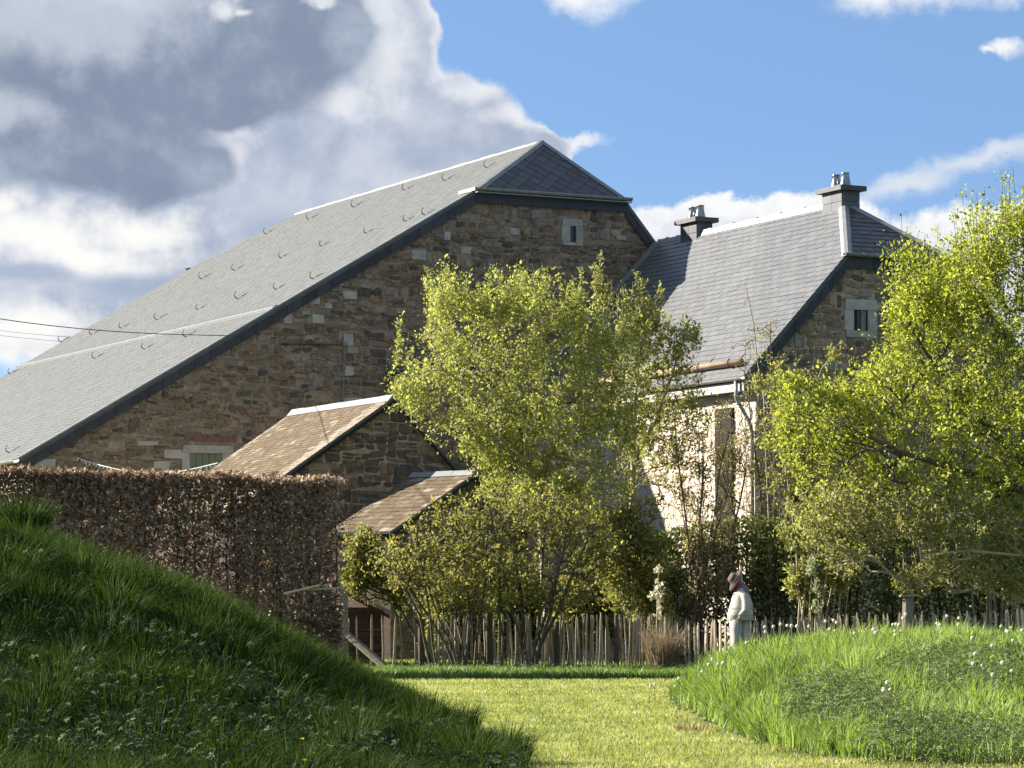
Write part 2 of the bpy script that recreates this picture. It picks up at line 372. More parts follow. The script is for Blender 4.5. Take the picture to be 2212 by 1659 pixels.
class MB:
    def __init__(s): s.v, s.f, s.m, s.sh = [], [], [], []
    def add(s, vs, fs, mi=0, sh=0.5):
        o = len(s.v); s.v += [tuple(v) for v in vs]
        for f in fs:
            s.f.append([i + o for i in f]); s.m.append(mi); s.sh.append(sh)
        return s
    def box(s, c, ax, half, mi=0):
        c = Vector(c); A = [Vector(a) * h for a, h in zip(ax, half)]
        vs = [c + A[0] * i + A[1] * j + A[2] * k for i in (-1, 1) for j in (-1, 1) for k in (-1, 1)]
        return s.add(vs, [(0, 1, 3, 2), (4, 6, 7, 5), (0, 4, 5, 1), (2, 3, 7, 6), (0, 2, 6, 4), (1, 5, 7, 3)], mi)
    def prism(s, poly, ext, mi=0, sh=0.5):
        n = len(poly); e = Vector(ext)
        vs = [Vector(p) for p in poly] + [Vector(p) + e for p in poly]
        fs = [tuple(range(n))[::-1], tuple(range(n, 2 * n))] + [(i, (i + 1) % n, n + (i + 1) % n, n + i) for i in range(n)]
        return s.add(vs, fs, mi, sh)
    def tube(s, path, rad, sides=6, mi=0, caps=True):
        path = [Vector(p) for p in path]; n = len(path)
        rs = rad if isinstance(rad, (list, tuple)) else [rad] * n
        vs, fs = [], []
        prev = None
        for i, p in enumerate(path):
            d = (path[min(i + 1, n - 1)] - path[max(i - 1, 0)]).normalized()
            a = prev - d * prev.dot(d) if prev is not None else d.orthogonal()
            a.normalize(); prev = a; b = d.cross(a)
            for k in range(sides):
                w = 2 * math.pi * k / sides
                vs.append(p + (a * math.cos(w) + b * math.sin(w)) * rs[i])
        for i in range(n - 1):
            for k in range(sides):
                k2 = (k + 1) % sides
                fs.append((i * sides + k, i * sides + k2, (i + 1) * sides + k2, (i + 1) * sides + k))
        if caps:
            fs.append(tuple(range(sides))[::-1]); fs.append(tuple((n - 1) * sides + k for k in range(sides)))
        return s.add(vs, fs, mi)
    def rings(s, rings, mi=0, caps=True):
        k = len(rings[0]); vs = [p for r in rings for p in r]; fs = []
        for i in range(len(rings) - 1):
            for j in range(k):
                j2 = (j + 1) % k
                fs.append((i * k + j, i * k + j2, (i + 1) * k + j2, (i + 1) * k + j))
        if caps:
            fs.append(tuple(range(k))[::-1]); fs.append(tuple((len(rings) - 1) * k + j for j in range(k)))
        return s.add(vs, fs, mi)


def tags(o, label=None, cat=None, group=None, kind=None):
    if label: o['label'] = label
    if cat: o['category'] = cat
    if group: o['group'] = group
    if kind: o['kind'] = kind
    return o


def place(o, origin, parent):
    o.location = origin
    if parent is not None:
        o.parent = parent
        o.matrix_parent_inverse = Matrix.Translation(-WORLD_T[parent.name])
    WORLD_T[o.name] = Vector(origin)


def build(name, mb, mats, parent=None, origin=None, smooth=False, **tg):
    me = bpy.data.meshes.new(name)
    c = Vector(origin) if origin is not None else Vector(np.mean(np.array(mb.v), axis=0))
    me.from_pydata([(x - c.x, y - c.y, z - c.z) for x, y, z in mb.v], [], mb.f)
    for m in (mats if isinstance(mats, (list, tuple)) else [mats]): me.materials.append(m)
    me.polygons.foreach_set('material_index', mb.m)
    if any(abs(x - .5) > 1e-6 for x in mb.sh):
        at_ = me.attributes.new('shade', 'FLOAT', 'FACE'); at_.data.foreach_set('value', mb.sh)
    if smooth: me.polygons.foreach_set('use_smooth', [True] * len(me.polygons))
    me.update()
    o = bpy.data.objects.new(name, me); COL.objects.link(o)
    place(o, c, parent)
    return tags(o, **tg)


def bulk(name, V, FACES, mats, shade=None, mat_idx=None, parent=None, origin=None, smooth=False, **tg):
    """big mesh from arrays; FACES is (n, k) with one k"""
    c = np.array(origin if origin is not None else V.mean(axis=0), float)
    me = bpy.data.meshes.new(name)
    n, k = FACES.shape
    me.vertices.add(len(V)); me.vertices.foreach_set('co', (V - c).astype(np.float32).ravel())
    me.loops.add(n * k); me.loops.foreach_set('vertex_index', FACES.astype(np.int32).ravel())
    me.polygons.add(n); me.polygons.foreach_set('loop_start', np.arange(0, n * k, k, dtype=np.int32))
    me.polygons.foreach_set('loop_total', np.full(n, k, dtype=np.int32))
    for m in (mats if isinstance(mats, (list, tuple)) else [mats]): me.materials.append(m)
    if mat_idx is not None: me.polygons.foreach_set('material_index', mat_idx.astype(np.int32))
    if shade is not None:
        a = me.attributes.new('shade', 'FLOAT', 'FACE'); a.data.foreach_set('value', shade.astype(np.float32))
    if smooth: me.polygons.foreach_set('use_smooth', np.ones(n, dtype=bool))
    me.update(calc_edges=True); me.validate()
    o = bpy.data.objects.new(name, me); COL.objects.link(o)
    place(o, Vector(c), parent)
    return tags(o, **tg)


def empty(name, loc, label, cat, group=None):
    o = bpy.data.objects.new(name, None); COL.objects.link(o)
    o.empty_display_size = .3
    place(o, Vector(loc), None)
    return tags(o, label, cat, group)


def clip2(poly, conv):
    """clip 2D polygon by a convex counter-clockwise polygon"""
    out = poly
    for i in range(len(conv)):
        ax, ay = conv[i]; bx, by = conv[(i + 1) % len(conv)]
        ex, ey = bx - ax, by - ay
        inp, out = out, []
        for j in range(len(inp)):
            p, q = inp[j - 1], inp[j]
            sp = ex * (p[1] - ay) - ey * (p[0] - ax); sq = ex * (q[1] - ay) - ey * (q[0] - ax)
            if (sp >= 0) != (sq >= 0):
                t = sp / (sp - sq); out.append((p[0] + (q[0] - p[0]) * t, p[1] + (q[1] - p[1]) * t))
            if sq >= 0: out.append(q)
        if len(out) < 3: return []
    return out


def area2(p):
    return abs(sum(p[i - 1][0] * p[i][1] - p[i][0] * p[i - 1][1] for i in range(len(p)))) / 2


def smooth01(a, b, x):
    t = np.clip((np.asarray(x, float) - a) / (b - a), 0, 1)
    return t * t * (3 - 2 * t)


def vnoise(x, y, s=1.0, seed=0.0):
    x = np.asarray(x) * s + seed; y = np.asarray(y) * s - seed * 1.3
    return (np.sin(x * 1.7 + 1.3 * np.sin(y * 1.1)) + np.sin(y * 2.1 + 1.7 * np.sin(x * .9 + 2)) + .6 * np.sin(x * 3.9 - y * 3.1) + .4 * np.sin(x * 6.3 + y * 5.7)) / 3.0


# slates: list of (polygon in a/b, b0) -> pieces lying on a plane
def slate_pieces(conv, wid, exp, a0=None, gap=.006, jit=.006):
    amin = min(p[0] for p in conv); amax = max(p[0] for p in conv)
    bmin = min(p[1] for p in conv); bmax = max(p[1] for p in conv)
    res = []
    nb = int(math.ceil((bmax - bmin) / exp))
    for r in range(nb):
        b0 = bmin + r * exp
        off = (.5 if r % 2 else 0) * wid + random.uniform(-jit, jit)
        a = amin - wid + off
        while a < amax:
            j = random.uniform(-jit, jit)
            q = clip2([(a + gap, b0 + j), (a + wid - gap, b0 + j), (a + wid - gap, b0 + exp), (a + gap, b0 + exp)], conv)
            if q and area2(q) > .15 * wid * exp: res.append((q, b0, exp))
            a += wid
    return res


def slate_mesh(mb, piece, O_, e1, e2, n, th=.014, base=.004, sh=.5):
    q, b0, ex = piece
    t = th * random.uniform(.8, 1.35)
    top, bot = [], []
    for a, b in q:
        h = base + t * (1 - .85 * min(1, max(0, (b - b0) / ex)))
        top.append(O_ + e1 * a + e2 * b + n * h); bot.append(O_ + e1 * a + e2 * b - n * .004)
    k = len(q)
    mb.add(top + bot, [tuple(range(k))] + [(k + i, k + (i + 1) % k, (i + 1) % k, i) for i in range(k)], 0, sh)


# rubble masonry: list of (outline in a/b, material index, area), clipped to a convex outline
def rubble(a0, a1, b0, b1, conv, holes, hmin=.15, hmax=.31, wmin=.14, wmax=.50, seed=3, ragged=1.15):
    R_ = random.Random(seed); out = []
    b = b0
    while b < b1:
        H = R_.uniform(hmin, hmax)
        ph = R_.uniform(0, 9)
        a = a0 - R_.uniform(0, .3)
        while a < a1:
            w = R_.uniform(wmin, wmax) * (1.5 if R_.random() < .10 else 1)
            k = R_.random()
            if k < .30: cuts = [0, 1]
            elif k < .72: c = R_.uniform(.3, .7); cuts = [0, c, 1]
            else: c = R_.uniform(.2, .42); d = R_.uniform(.55, .8); cuts = [0, c, d, 1]
            for i in range(len(cuts) - 1):
                z0, z1 = b + cuts[i] * H, b + cuts[i + 1] * H
                segs = [(a, a + w)]
                if w > .30 and R_.random() < .5: m = a + w * R_.uniform(.3, .7); segs = [(a, m), (m, a + w)]
                for (x0, x1) in segs:
                    cx, cz = (x0 + x1) / 2 + R_.uniform(-.03, .03), (z0 + z1) / 2 + R_.uniform(-.02, .02)
                    if any(h[0] - .02 < cx < h[2] + .02 and h[1] - .02 < cz < h[3] + .02 for h in holes): continue
                    g = R_.uniform(-.004, .016)
                    hw, hh = (x1 - x0) / 2 - g, (z1 - z0) / 2 - g * .8
                    if hh < .014 or hw < .025: continue
                    pts = []
                    rc = min(hh, hw) * R_.uniform(.3, .9); rot = R_.gauss(0, .05) * ragged
                    for (sx, sz, fx, fz) in ((-1, -1, 1, 0), (1, -1, -1, 0), (1, -1, 0, 1), (1, 1, 0, -1), (1, 1, -1, 0), (-1, 1, 1, 0), (-1, 1, 0, -1), (-1, -1, 0, 1)):
                        x = sx * hw + fx * rc * R_.uniform(.1, 1.6) + R_.uniform(-.022, .022) * ragged
                        z = sz * hh + fz * rc * R_.uniform(.1, 1.6) + R_.uniform(-.016, .016) * ragged
                        x, z = cx + x - z * rot, cz + z + x * rot
                        z += .05 * math.sin(x * 1.7 + ph) + .025 * math.sin(x * 4.9 + ph * 2)
                        pts.append((x, z))
                    q = clip2(pts, conv)
                    if len(q) < 4 or area2(q) < .25 * 4 * hw * hh: continue
                    mi = R_.choices(range(8), (5, 6, 3, 2.2, 4.5, 3.4, 1.6, 3))[0]
                    out.append((q, mi, area2(q)))
            a += w
        b += H
    return out


def stone_mesh(mb, st, O_, e1, e2, n, mi=None):
    pts, m, ar = st
    pr = random.uniform(.006, .034) + .010 * min(1, ar * 8)
    cx = sum(p[0] for p in pts) / len(pts); cz = sum(p[1] for p in pts) / len(pts)
    tilt = random.uniform(-.05, .05); tilt2 = random.uniform(-.04, .04)
    low = [O_ + e1 * a + e2 * b - n * .01 for a, b in pts]
    top = [O_ + e1 * (cx + (a - cx) * .90) + e2 * (cz + (b - cz) * .86) + n * (pr + tilt * (a - cx) + tilt2 * (b - cz)) for a, b in pts]
    k = len(pts)
    mb.add(low + top, [tuple(range(k, 2 * k))] + [(i, (i + 1) % k, k + (i + 1) % k, k + i) for i in range(k)], m if mi is None else mi)


def masonry(parent, stones, O_, e1, e2, n, limit=300, vis=None, mats=None):
    """largest stones one object each, the rest one stuff part"""
    order = sorted(range(len(stones)), key=lambda i: -(stones[i][2] * (vis(stones[i]) if vis else 1)))
    big = set(order[:limit]); mats = mats or STONE
    rest = MB()
    for i, st in enumerate(stones):
        if i in big:
            m = MB(); stone_mesh(m, st, O_, e1, e2, n, 0)
            build('stone', m, mats[st[1]], parent)
        else: stone_mesh(rest, st, O_, e1, e2, n)
    if rest.f: build('small_stones', rest, mats, parent, kind='stuff')


# frustum per edge, vectorised
def edges_mesh(p0, p1, r0, r1, sides=4):
    p0, p1 = np.asarray(p0, float), np.asarray(p1, float); n = len(p0)
    d = p1 - p0; L = np.linalg.norm(d, axis=1, keepdims=True); d = d / np.maximum(L, 1e-6)
    ref = np.where(np.abs(d[:, 2:3]) < .9, np.array([[0, 0, 1.]]), np.array([[1., 0, 0]]))
    a = np.cross(d, ref); a /= np.linalg.norm(a, axis=1, keepdims=True); b = np.cross(d, a)
    V = np.empty((n, 2 * sides, 3))
    for k in range(sides):
        w = 2 * math.pi * k / sides
        o = a * math.cos(w) + b * math.sin(w)
        V[:, k] = p0 + o * np.asarray(r0)[:, None]; V[:, sides + k] = p1 + o * np.asarray(r1)[:, None]
    base = (np.arange(n) * 2 * sides)[:, None]
    Fq = []
    for k in range(sides):
        k2 = (k + 1) % sides
        Fq.append(base + np.array([[k, k2, sides + k2, sides + k]]))
    return V.reshape(-1, 3), np.concatenate(Fq)


def leaves_mesh(pos, length, width, rg, up=0.0, dirs=None):
    """folded diamond per leaf: two triangles"""
    n = len(pos)
    d = rg.normal(size=(n, 3)); d[:, 2] += up
    if dirs is not None: d = d * .8 + dirs
    d /= np.linalg.norm(d, axis=1, keepdims=True)
    s = np.cross(d, rg.normal(size=(n, 3))); s /= np.maximum(np.linalg.norm(s, axis=1, keepdims=True), 1e-6)
    nn = np.cross(d, s)
    q_ = np.clip(rg.lognormal(0, .38, (n, 1)), .35, 2.1); l = length * q_; w = width * q_ * rg.uniform(.75, 1.25, (n, 1))
    V = np.empty((n, 4, 3))
    V[:, 0] = pos; V[:, 3] = pos + d * l
    V[:, 1] = pos + d * l * .45 + s * w * .5 + nn * w * .15
    V[:, 2] = pos + d * l * .45 - s * w * .5 + nn * w * .15
    b = (np.arange(n) * 4)[:, None]
    Fc = np.concatenate([b + np.array([[0, 1, 3]]), b + np.array([[0, 3, 2]])], axis=1).reshape(-1, 3)
    sh = np.repeat(rg.random(n), 2)
    return V.reshape(-1, 3), Fc, sh


def blades_mesh(pos, h, w, lean, rg, shade=None):
    """bent grass blade: three triangles"""
    n = len(pos); th = rg.uniform(0, 2 * math.pi, n)
    side = np.stack([np.cos(th), np.sin(th), np.zeros(n)], 1)
    h = np.asarray(h)[:, None]; w = np.asarray(w)[:, None]
    up = np.array([[0, 0, 1.]])
    mid = pos + up * h * .55 + lean * h * .28
    tip = pos + up * h * .92 + lean * h * .85
    V = np.empty((n, 5, 3))
    V[:, 0] = pos - side * w * .5; V[:, 1] = pos + side * w * .5
    V[:, 2] = mid - side * w * .42; V[:, 3] = mid + side * w * .42; V[:, 4] = tip
    b = (np.arange(n) * 5)[:, None]
    Fc = np.concatenate([b + np.array([[0, 1, 3]]), b + np.array([[0, 3, 2]]), b + np.array([[2, 3, 4]])], axis=1).reshape(-1, 3)
    sh = np.repeat(rg.random(n) if shade is None else shade, 3)
    return V.reshape(-1, 3), Fc, sh

# ================================================================== buildings
TH = math.radians(27.05)
U = Vector((math.cos(TH), math.sin(TH), 0)); V = Vector((-math.sin(TH), math.cos(TH), 0)); Z = Vector((0, 0, 1))
OB = Vector((1.86, 88.0, 0.0))


def B(u, v, z): return OB + U * u + V * v + Z * z
def uvz(p): d = Vector(p) - OB; return d.dot(U), d.dot(V), p[2]


# ---- barn
R_, AL, AR, G_, S_ = 15.09, 3.20, 1.64, 13.19, 2.16
LL, LR, SF, WW = 16.62, 22.58, 1.9, 9.39
SL, SR = (R_ - G_) / AL, (R_ - G_) / AR
zl = lambda u: R_ - SL * abs(u)
zr = lambda u: R_ - SR * abs(u)
UR = 7.2                                      # right eave of the barn, hidden by the house
WV = 0.12                                     # wall face behind the verge
barn = empty('stone_barn', B(-6, 0, 0), 'long brown rubble stone barn with grey slate roof and small slit window', 'barn')

m = MB()
gab = [(-LL + .35, 0), (UR - .3, 0), (UR - .3, zr(UR - .3) - .16), (AR - .02, G_ - .2), (-AL + .02, G_ - .2), (-LL + .35, zl(LL - .35) - .16)]
m.prism([B(u, WV, z) for u, z in gab], V * (LR - .25))
build('wall', m, MORTAR, barn)

def shell(mb, poly, n, th=.10, off=.0, mi=0):
    mb.prism([Vector(p) - n * (th + off) for p in poly], n * th, mi)

# left slope
n_l = (Z - U * (-SL) * -1).normalized() if False else (Z * 1.0 - U * SL).normalized()
e2l = (U + Z * SL).normalized(); e1l = -V
lenl = math.hypot(1, SL)
O_l = B(-LL, LR, zl(LL))
bG, bR = (LL - AL) * lenl, LL * lenl
conv_l = [(0, 0), (LR, 0), (LR, bG), (LR - S_, bR), (SF, bR), (0, bG)]
m = MB()
shell(m, [O_l + e1l * a + e2l * b for a, b in conv_l], n_l)
n_r = (Z + U * SR).normalized()
shell(m, [B(AR, 0, G_), B(UR, 0, zr(UR)), B(UR, LR, zr(UR)), B(AR, LR, G_), B(0, LR - SF, R_), B(0, S_, R_)], n_r)
n_h = (U.cross((V * S_ + Z * (R_ - G_)).normalized())).normalized()
shell(m, [B(-AL, 0, G_), B(AR, 0, G_), B(0, S_, R_)], n_h, .08)
n_f = (-U).cross((-V * SF + Z * (R_ - G_)).normalized()).normalized()
shell(m, [B(AR, LR, G_), B(-AL, LR, G_), B(0, LR - SF, R_)], n_f, .08)
roof = build('roof', m, SLATED, barn)
m = MB()
for pc in slate_pieces(conv_l, .34, .215):
    bc = pc[1] / lenl
    slate_mesh(m, pc, O_l, e1l, e2l, n_l, th=.015, sh=random.random())
build('slates', m, SLATE2, barn, kind='stuff')

# diamond slates on the half hip
e1h = U; e2h = (V * S_ + Z * (R_ - G_)).normalized(); lh = math.hypot(S_, R_ - G_)
tri = [(0, 0), (AL + AR, 0), (AL, lh)]
dgx, dgy = .235, .235
row = 0; b = -dgy
Oh = B(-AL, 0, G_)
while b < lh + dgy:
    a = -dgx + (dgx if row % 2 else 0)
    while a < AL + AR + dgx:
        q = clip2([(a - dgx + .006, b), (a, b - dgy + .006), (a + dgx - .006, b), (a, b + dgy - .006)], tri)
        if q and area2(q) > .012:
            mm = MB(); t = random.uniform(.012, .02)
            top = [Oh + e1h * x + e2h * y + n_h * (.004 + t * (1 - .8 * (y - b + dgy) / (2 * dgy)) + random.uniform(0, .002)) for x, y in q]
            bot = [Oh + e1h * x + e2h * y - n_h * .004 for x, y in q]
            k = len(q)
            mm.add(top + bot, [tuple(range(k))] + [(k + i, k + (i + 1) % k, (i + 1) % k, i) for i in range(k)])
            build('slate', mm, SLATED, barn)
        a += 2 * dgx
    b += dgy; row += 1

# ridge, hips, zinc step, verge cladding, gutter
m = MB()
v0, v1 = S_ - .05, LR - SF
k = 0
v = v0
while v < v1:
    w = min(1.0, v1 - v)
    h = .028 + .010 * (k % 2)
    m.prism([B(-.11, v, R_ - .062), B(.10, v, R_ - .11), B(.05, v, R_ + h - .01), B(-.04, v, R_ + h)], V * (w - .012))
    v += w; k += 1
build('ridge_cap', m, ZINC, barn)
m = MB()
for p, q in ((B(-AL, 0, G_), B(0, S_, R_)), (B(AR, 0, G_), B(0, S_, R_))):
    d = (q - p); L = d.length; d.normalize()
    nn = ((n_h + (n_l if p == B(-AL, 0, G_) else n_r)) / 2).normalized(); sd = d.cross(nn)
    j = 0.0
    while j < L - .05:
        w = min(.9, L - j)
        a = p + d * j
        m.prism([a - sd * .12 - nn * .03, a + sd * .12 - nn * .03, a + sd * .05 + nn * .055, a - sd * .05 + nn * .055], d * (w - .01))
        j += w
build('hip_cap', m, ZINCD, barn)
bw = (LL - WW) * lenl
m = MB()
m.box(O_l + e1l * LR / 2 + e2l * bw + n_l * .035, (e1l, e2l, n_l), (LR / 2, .055, .028))
build('roof_step_flashing', m, ZINC, barn)
m = MB()
m.box(O_l + e1l * LR / 2 + e2l * (bw + .085) + n_l * .05, (e1l, e2l, n_l), (LR / 2, .028, .012))
build('step_shadow_line', m, CLAD, barn)  # dark strip drawn in place of the shadow line above the flashing
m = MB()
m.box(O_l + e1l * (LR - .04) + e2l * (bG / 2) + n_l * .02, (e1l, e2l, n_l), (.05, bG / 2, .022))
build('verge_trim', m, ZINCD, barn)

def verge(parent, ua, ub, zf, v, npan, dep, sgn=1, thick=.035):
    """row of dark cladding panels under a roof edge, from ua to ub along the roof line zf"""
    for i in range(npan):
        x0 = ua + (ub - ua) * i / npan; x1 = ua + (ub - ua) * (i + 1) / npan - (ub - ua) / abs(ub - ua) * .008
        pr = random.uniform(0, .006)
        mm = MB(); mm.prism([B(x0, v - pr, zf(x0) - .03), B(x1, v - pr, zf(x1) - .03), B(x1, v - pr, zf(x1) - dep), B(x0, v - pr, zf(x0) - dep)], V * thick)
        build('cladding_panel', mm, CLAD, parent)

verge(barn, -AL - .02, -LL, zl, .02, 30, .40)
verge(barn, AR + .02, UR, zr, .02, 14, .46)
m = MB(); m.prism([B(-AL - .02, .0, G_ - .06), B(AR + .05, .0, G_ - .06), B(AR + .05, .0, G_ - .36), B(-AL - .02, .0, G_ - .36)], V * .06)
build('fascia', m, CLAD, barn)

def gutter(mb, p, q, out, r=.085, seg=8, lip=.012):
    """half round gutter from p to q hanging on the side of out"""
    d = (q - p).normalized()
    prof = []
    for i in range(seg + 1):
        w = math.pi * i / seg
        prof.append((math.cos(w) * r, -math.sin(w) * r))
    ring = prof + [(-(r - lip) * math.cos(math.pi * i / seg), -(r - lip) * math.sin(math.pi * i / seg)) for i in range(seg + 1)]
    mb.prism([p + out * (x + r) + Z * z for x, z in ring], q - p)

m = MB(); gutter(m, B(-AL - .06, -.02, G_ + .05), B(AR + .12, -.02, G_ + .05), -V, .10)
m.box(B((AR - AL) / 2, -.11, G_ - .085), (U, V, Z), ((AL + AR) / 2 + .09, .10, .012))
m.box(B(-AL - .08, .40, G_ + .01), (U, V, Z), (.06, .55, .05))
build('gutter', m, ZINCD, barn)
m = MB(); gutter(m, B(AR, LR + .02, G_ + .05), B(-AL - .1, LR + .02, G_ + .05), V, .11)
build('gutter', m, ZINCD, barn)
m = MB(); gutter(m, B(-LL, LR, zl(LL) - .02), B(-LL, -.05, zl(LL) - .02), -U, .10)
build('gutter', m, ZINC, barn)

# curved roof hooks
HOOKS = [(1057, 360), (967, 388), (880, 409), (770, 445), (673, 472), (924, 462), (882, 476), (796, 502), (682, 600), (602, 623), (520, 643), (433, 667), (345, 688), (267, 707),
         (204, 721), (137, 736), (28, 806), (27, 975), (580, 503), (612, 555), (512, 582), (441, 600), (408, 725), (318, 752), (210, 772), (700, 530)]
def hook(parent, P, e1, e2, n, s=1.0):
    pth = [P + e2 * .34 * s + n * .01, P + e2 * .05 * s + n * .02]
    for i in range(9):
        w = math.radians(-100 + 23 * i)
        pth.append(P - e2 * .02 * s + (n * (.13 + .13 * math.sin(w)) - e2 * (.02 + .13 * math.cos(w))) * s)
    mm = MB(); mm.tube(pth, .016, 5)
    build('roof_hook', mm, IRON, parent)
for px, py in HOOKS:
    P = onplane(px, py, O_l, n_l)
    hook(barn, P, e1l, e2l, n_l, random.uniform(.68, .88))

# slit window in the gable
def pxbox(x0, y0, x1, y1, v):
    p, q = onplane(x0, y0, B(0, v, 0), V), onplane(x1, y1, B(0, v, 0), V)
    (ua, _, za), (ub, _, zb) = uvz(p), uvz(q)
    return ua, min(za, zb), ub, max(za, zb)

HOLES = []
def surround(parent, x0, y0, x1, y1, ix0, iy0, ix1, iy1, v, name, inner, insets, mats_in, sill=True):
    """dressed stone frame (photo pixels): outer box, inner opening"""
    ua, za, ub, zb = pxbox(x0, y0, x1, y1, v); ia, ja, ib, jb = pxbox(ix0, iy0, ix1, iy1, v)
    HOLES.append((ua, za, ub, zb))
    fr = MB(); fr.prism([B(ia - .01, v - .012, ja - .01), B(ib + .01, v - .012, ja - .01), B(ib + .01, v - .012, jb + .01), B(ia - .01, v - .012, jb + .01)], V * .05)
    w = build(name, fr, mats_in, parent)
    def blk(nm, a, c, b_, d, pr):
        mm = MB(); mm.prism([B(a, v - pr, c), B(b_, v - pr, c), B(b_, v - pr, d), B(a, v - pr, d)], V * (pr + .03)); build(nm, mm, PALE, w)
    blk('lintel', ua + .03, jb, ub - .02, zb, .06)
    blk('jamb', ua, ja, ia, jb - .006, .055); blk('jamb', ib, ja, ub, jb - .006, .058)
    if sill: blk('sill', ua + .05, za, ub - .03, ja - .006, .07)
    return w, (ia, ja, ib, jb)

w1, (ia, ja, ib, jb) = surround(barn, 1212, 472, 1258, 532, 1230, 488, 1243, 524, WV, 'window', None, 0, DARK)
mm = MB(); mm.box(B(ia + (ib - ia) * .33, WV - .02, (ja + jb) / 2), (U, V, Z), ((ib - ia) * .30, .012, (jb - ja) * .49)); build('shutter', mm, GLASS, w1)
w2, (ia, ja, ib, jb) = surround(barn, 392, 961, 503, 1040, 408, 978, 478, 1060, WV, 'window', None, 0, DARK, sill=False)
mm = MB()
k = 5
for i in range(k):
    x0 = ia + (ib - ia) * i / k
    mm.box(B(x0 + (ib - ia) / k / 2, WV - .022 - .004 * (i % 2), (ja + jb) / 2), (U, V, Z), ((ib - ia) / k / 2 - .006, .012, (jb - ja) / 2 - .01))
build('shutter', mm, GREENP, w2)
# soldier course of bricks over the lower window
ua, za, ub, zb = pxbox(400, 937, 512, 957, WV); HOLES.append((ua, za, ub, zb))
m = MB(); nb = 19
for i in range(nb):
    x0 = ua + (ub - ua) * i / nb
    m.box(B(x0 + (ub - ua) / nb / 2, WV, (za + zb) / 2 + random.uniform(-.015, .015)), (U, V, Z), ((ub - ua) / nb / 2 - .008, random.uniform(.015, .03), (zb - za) / 2 - random.uniform(0, .02)))
build('brick_course', m, BRICK, barn, kind='stuff')

# pale dressed blocks let into the rubble
for (x0, y0, x1, y1) in ((887, 538, 920, 563), (996, 533, 1017, 548), (740, 629, 771, 648), (667, 640, 690, 657), (612, 673, 630, 699), (674, 680, 699, 699), (652, 672, 667, 680),
                         (724, 604, 741, 617), (742, 722, 762, 747), (744, 790, 762, 812), (742, 858, 782, 884), (912, 604, 941, 623), (942, 612, 962, 622), (330, 995, 366, 1020),
                         (296, 952, 340, 963), (70, 990, 120, 1010), (352, 972, 392, 990), (1100, 492, 1120, 508), (958, 500, 972, 520), (1330, 508, 1352, 520), (700, 655, 715, 666)):
    ua, za, ub, zb = pxbox(x0, y0, x1, y1, WV); HOLES.append((ua, za, ub, zb))
    j = lambda: random.uniform(-.02, .02)
    mm = MB(); pts = [(ua + j(), za + j()), (ub + j(), za + j()), (ub + j(), zb + j()), (ua + j(), zb + j())]
    mm.add([B(a, WV + .01, z) for a, z in pts] + [B(a * .96 + (ua + ub) / 2 * .04, WV - .05, z * .95 + (za + zb) / 2 * .05) for a, z in pts],
           [(4, 5, 6, 7), (0, 1, 5, 4), (1, 2, 6, 5), (2, 3, 7, 6), (3, 0, 4, 7)])
    build('stone', mm, PALE, barn)

def vis_barn(st):
    a = sum(p[0] for p in st[0]) / len(st[0]); z = sum(p[1] for p in st[0]) / len(st[0])
    x, y = screen(B(a, WV, z))
    if y > 1015 and x < 760: return 0.01
    if y > 600 and 850 < x < 1500 and y > 600 + abs(x - 1130) * .5: return 0.02
    return 1
conv_b = [(-LL + .4, 2.2), (3.2, 2.2), (3.2, zr(3.2) - .18), (AR, G_ - .22), (-AL, G_ - .22), (-LL + .4, zl(LL - .4) - .18)]
masonry(barn, [s for s in rubble(-LL, 3.3, 2.2, 14, conv_b, HOLES, seed=5) if vis_barn(s) > .03 or random.random() < .8], B(0, WV, 0), U, Z, -V, 276, vis_barn)

# conduit and cable on the gable
m = MB()
p = onplane(744, 742, B(0, WV - .05, 0), V); q = onplane(741, 882, B(0, WV - .05, 0), V)
m.tube([p, q], .022, 6); m.box(p, (U, V, Z), (.06, .04, .06))
build('cable_conduit', m, CABLEG, barn)
m = MB()
m.tube([onplane(x, y, B(0, WV - .06, 0), V) for x, y in ((606, 744), (640, 743), (690, 745), (744, 744))], .012, 5)
build('wall_cable', m, CABLE, barn)

# ---- house
H_, RH, LH, SH, AH, GH, EH = 2.70, 12.01, 12.56, 2.70, 1.68, 10.25, 4.73
SLH = (RH - GH) / AH
zh = lambda u: RH - SLH * abs(u - H_)
ULE, URE = H_ - EH, H_ + EH
house = empty('farmhouse', B(H_, -6, 0), 'farmhouse with steep grey slate roof, two slate clad chimneys and pale side wall', 'house')
WU = ULE + .42; GV = -LH + .14
m = MB()
gh = [(WU, 0), (URE - .42, 0), (URE - .42, zh(URE - .42) - .14), (H_ + AH, GH - .14), (H_ - AH, GH - .14), (WU, zh(WU) - .14)]
m.prism([B(u, GV + .03, z) for u, z in gh], V * (LH - .2))
build('wall', m, PLASTER, house)
m = MB(); m.prism([B(u, GV, z) for u, z in [(WU + .01, 0), (URE - .44, 0), (URE - .44, zh(URE - .44) - .16), (H_ + AH, GH - .15), (H_ - AH, GH - .15), (WU + .01, zh(WU) - .16)]], V * .027)
build('gable_wall', m, MORTAR2, house)
n_hl = (Z - U * SLH).normalized(); e2hl = (U + Z * SLH).normalized(); e1hl = -V; lhl = math.hypot(1, SLH)
O_h = B(ULE, 0, zh(ULE))
bGh, bRh = (EH - AH) * lhl, EH * lhl
conv_h = [(0, 0), (LH, 0), (LH, bGh), (LH - SH, bRh), (0, bRh)]
m = MB()
shell(m, [O_h + e1hl * a + e2hl * b for a, b in conv_h], n_hl)
n_hr = (Z + U * SLH).normalized()
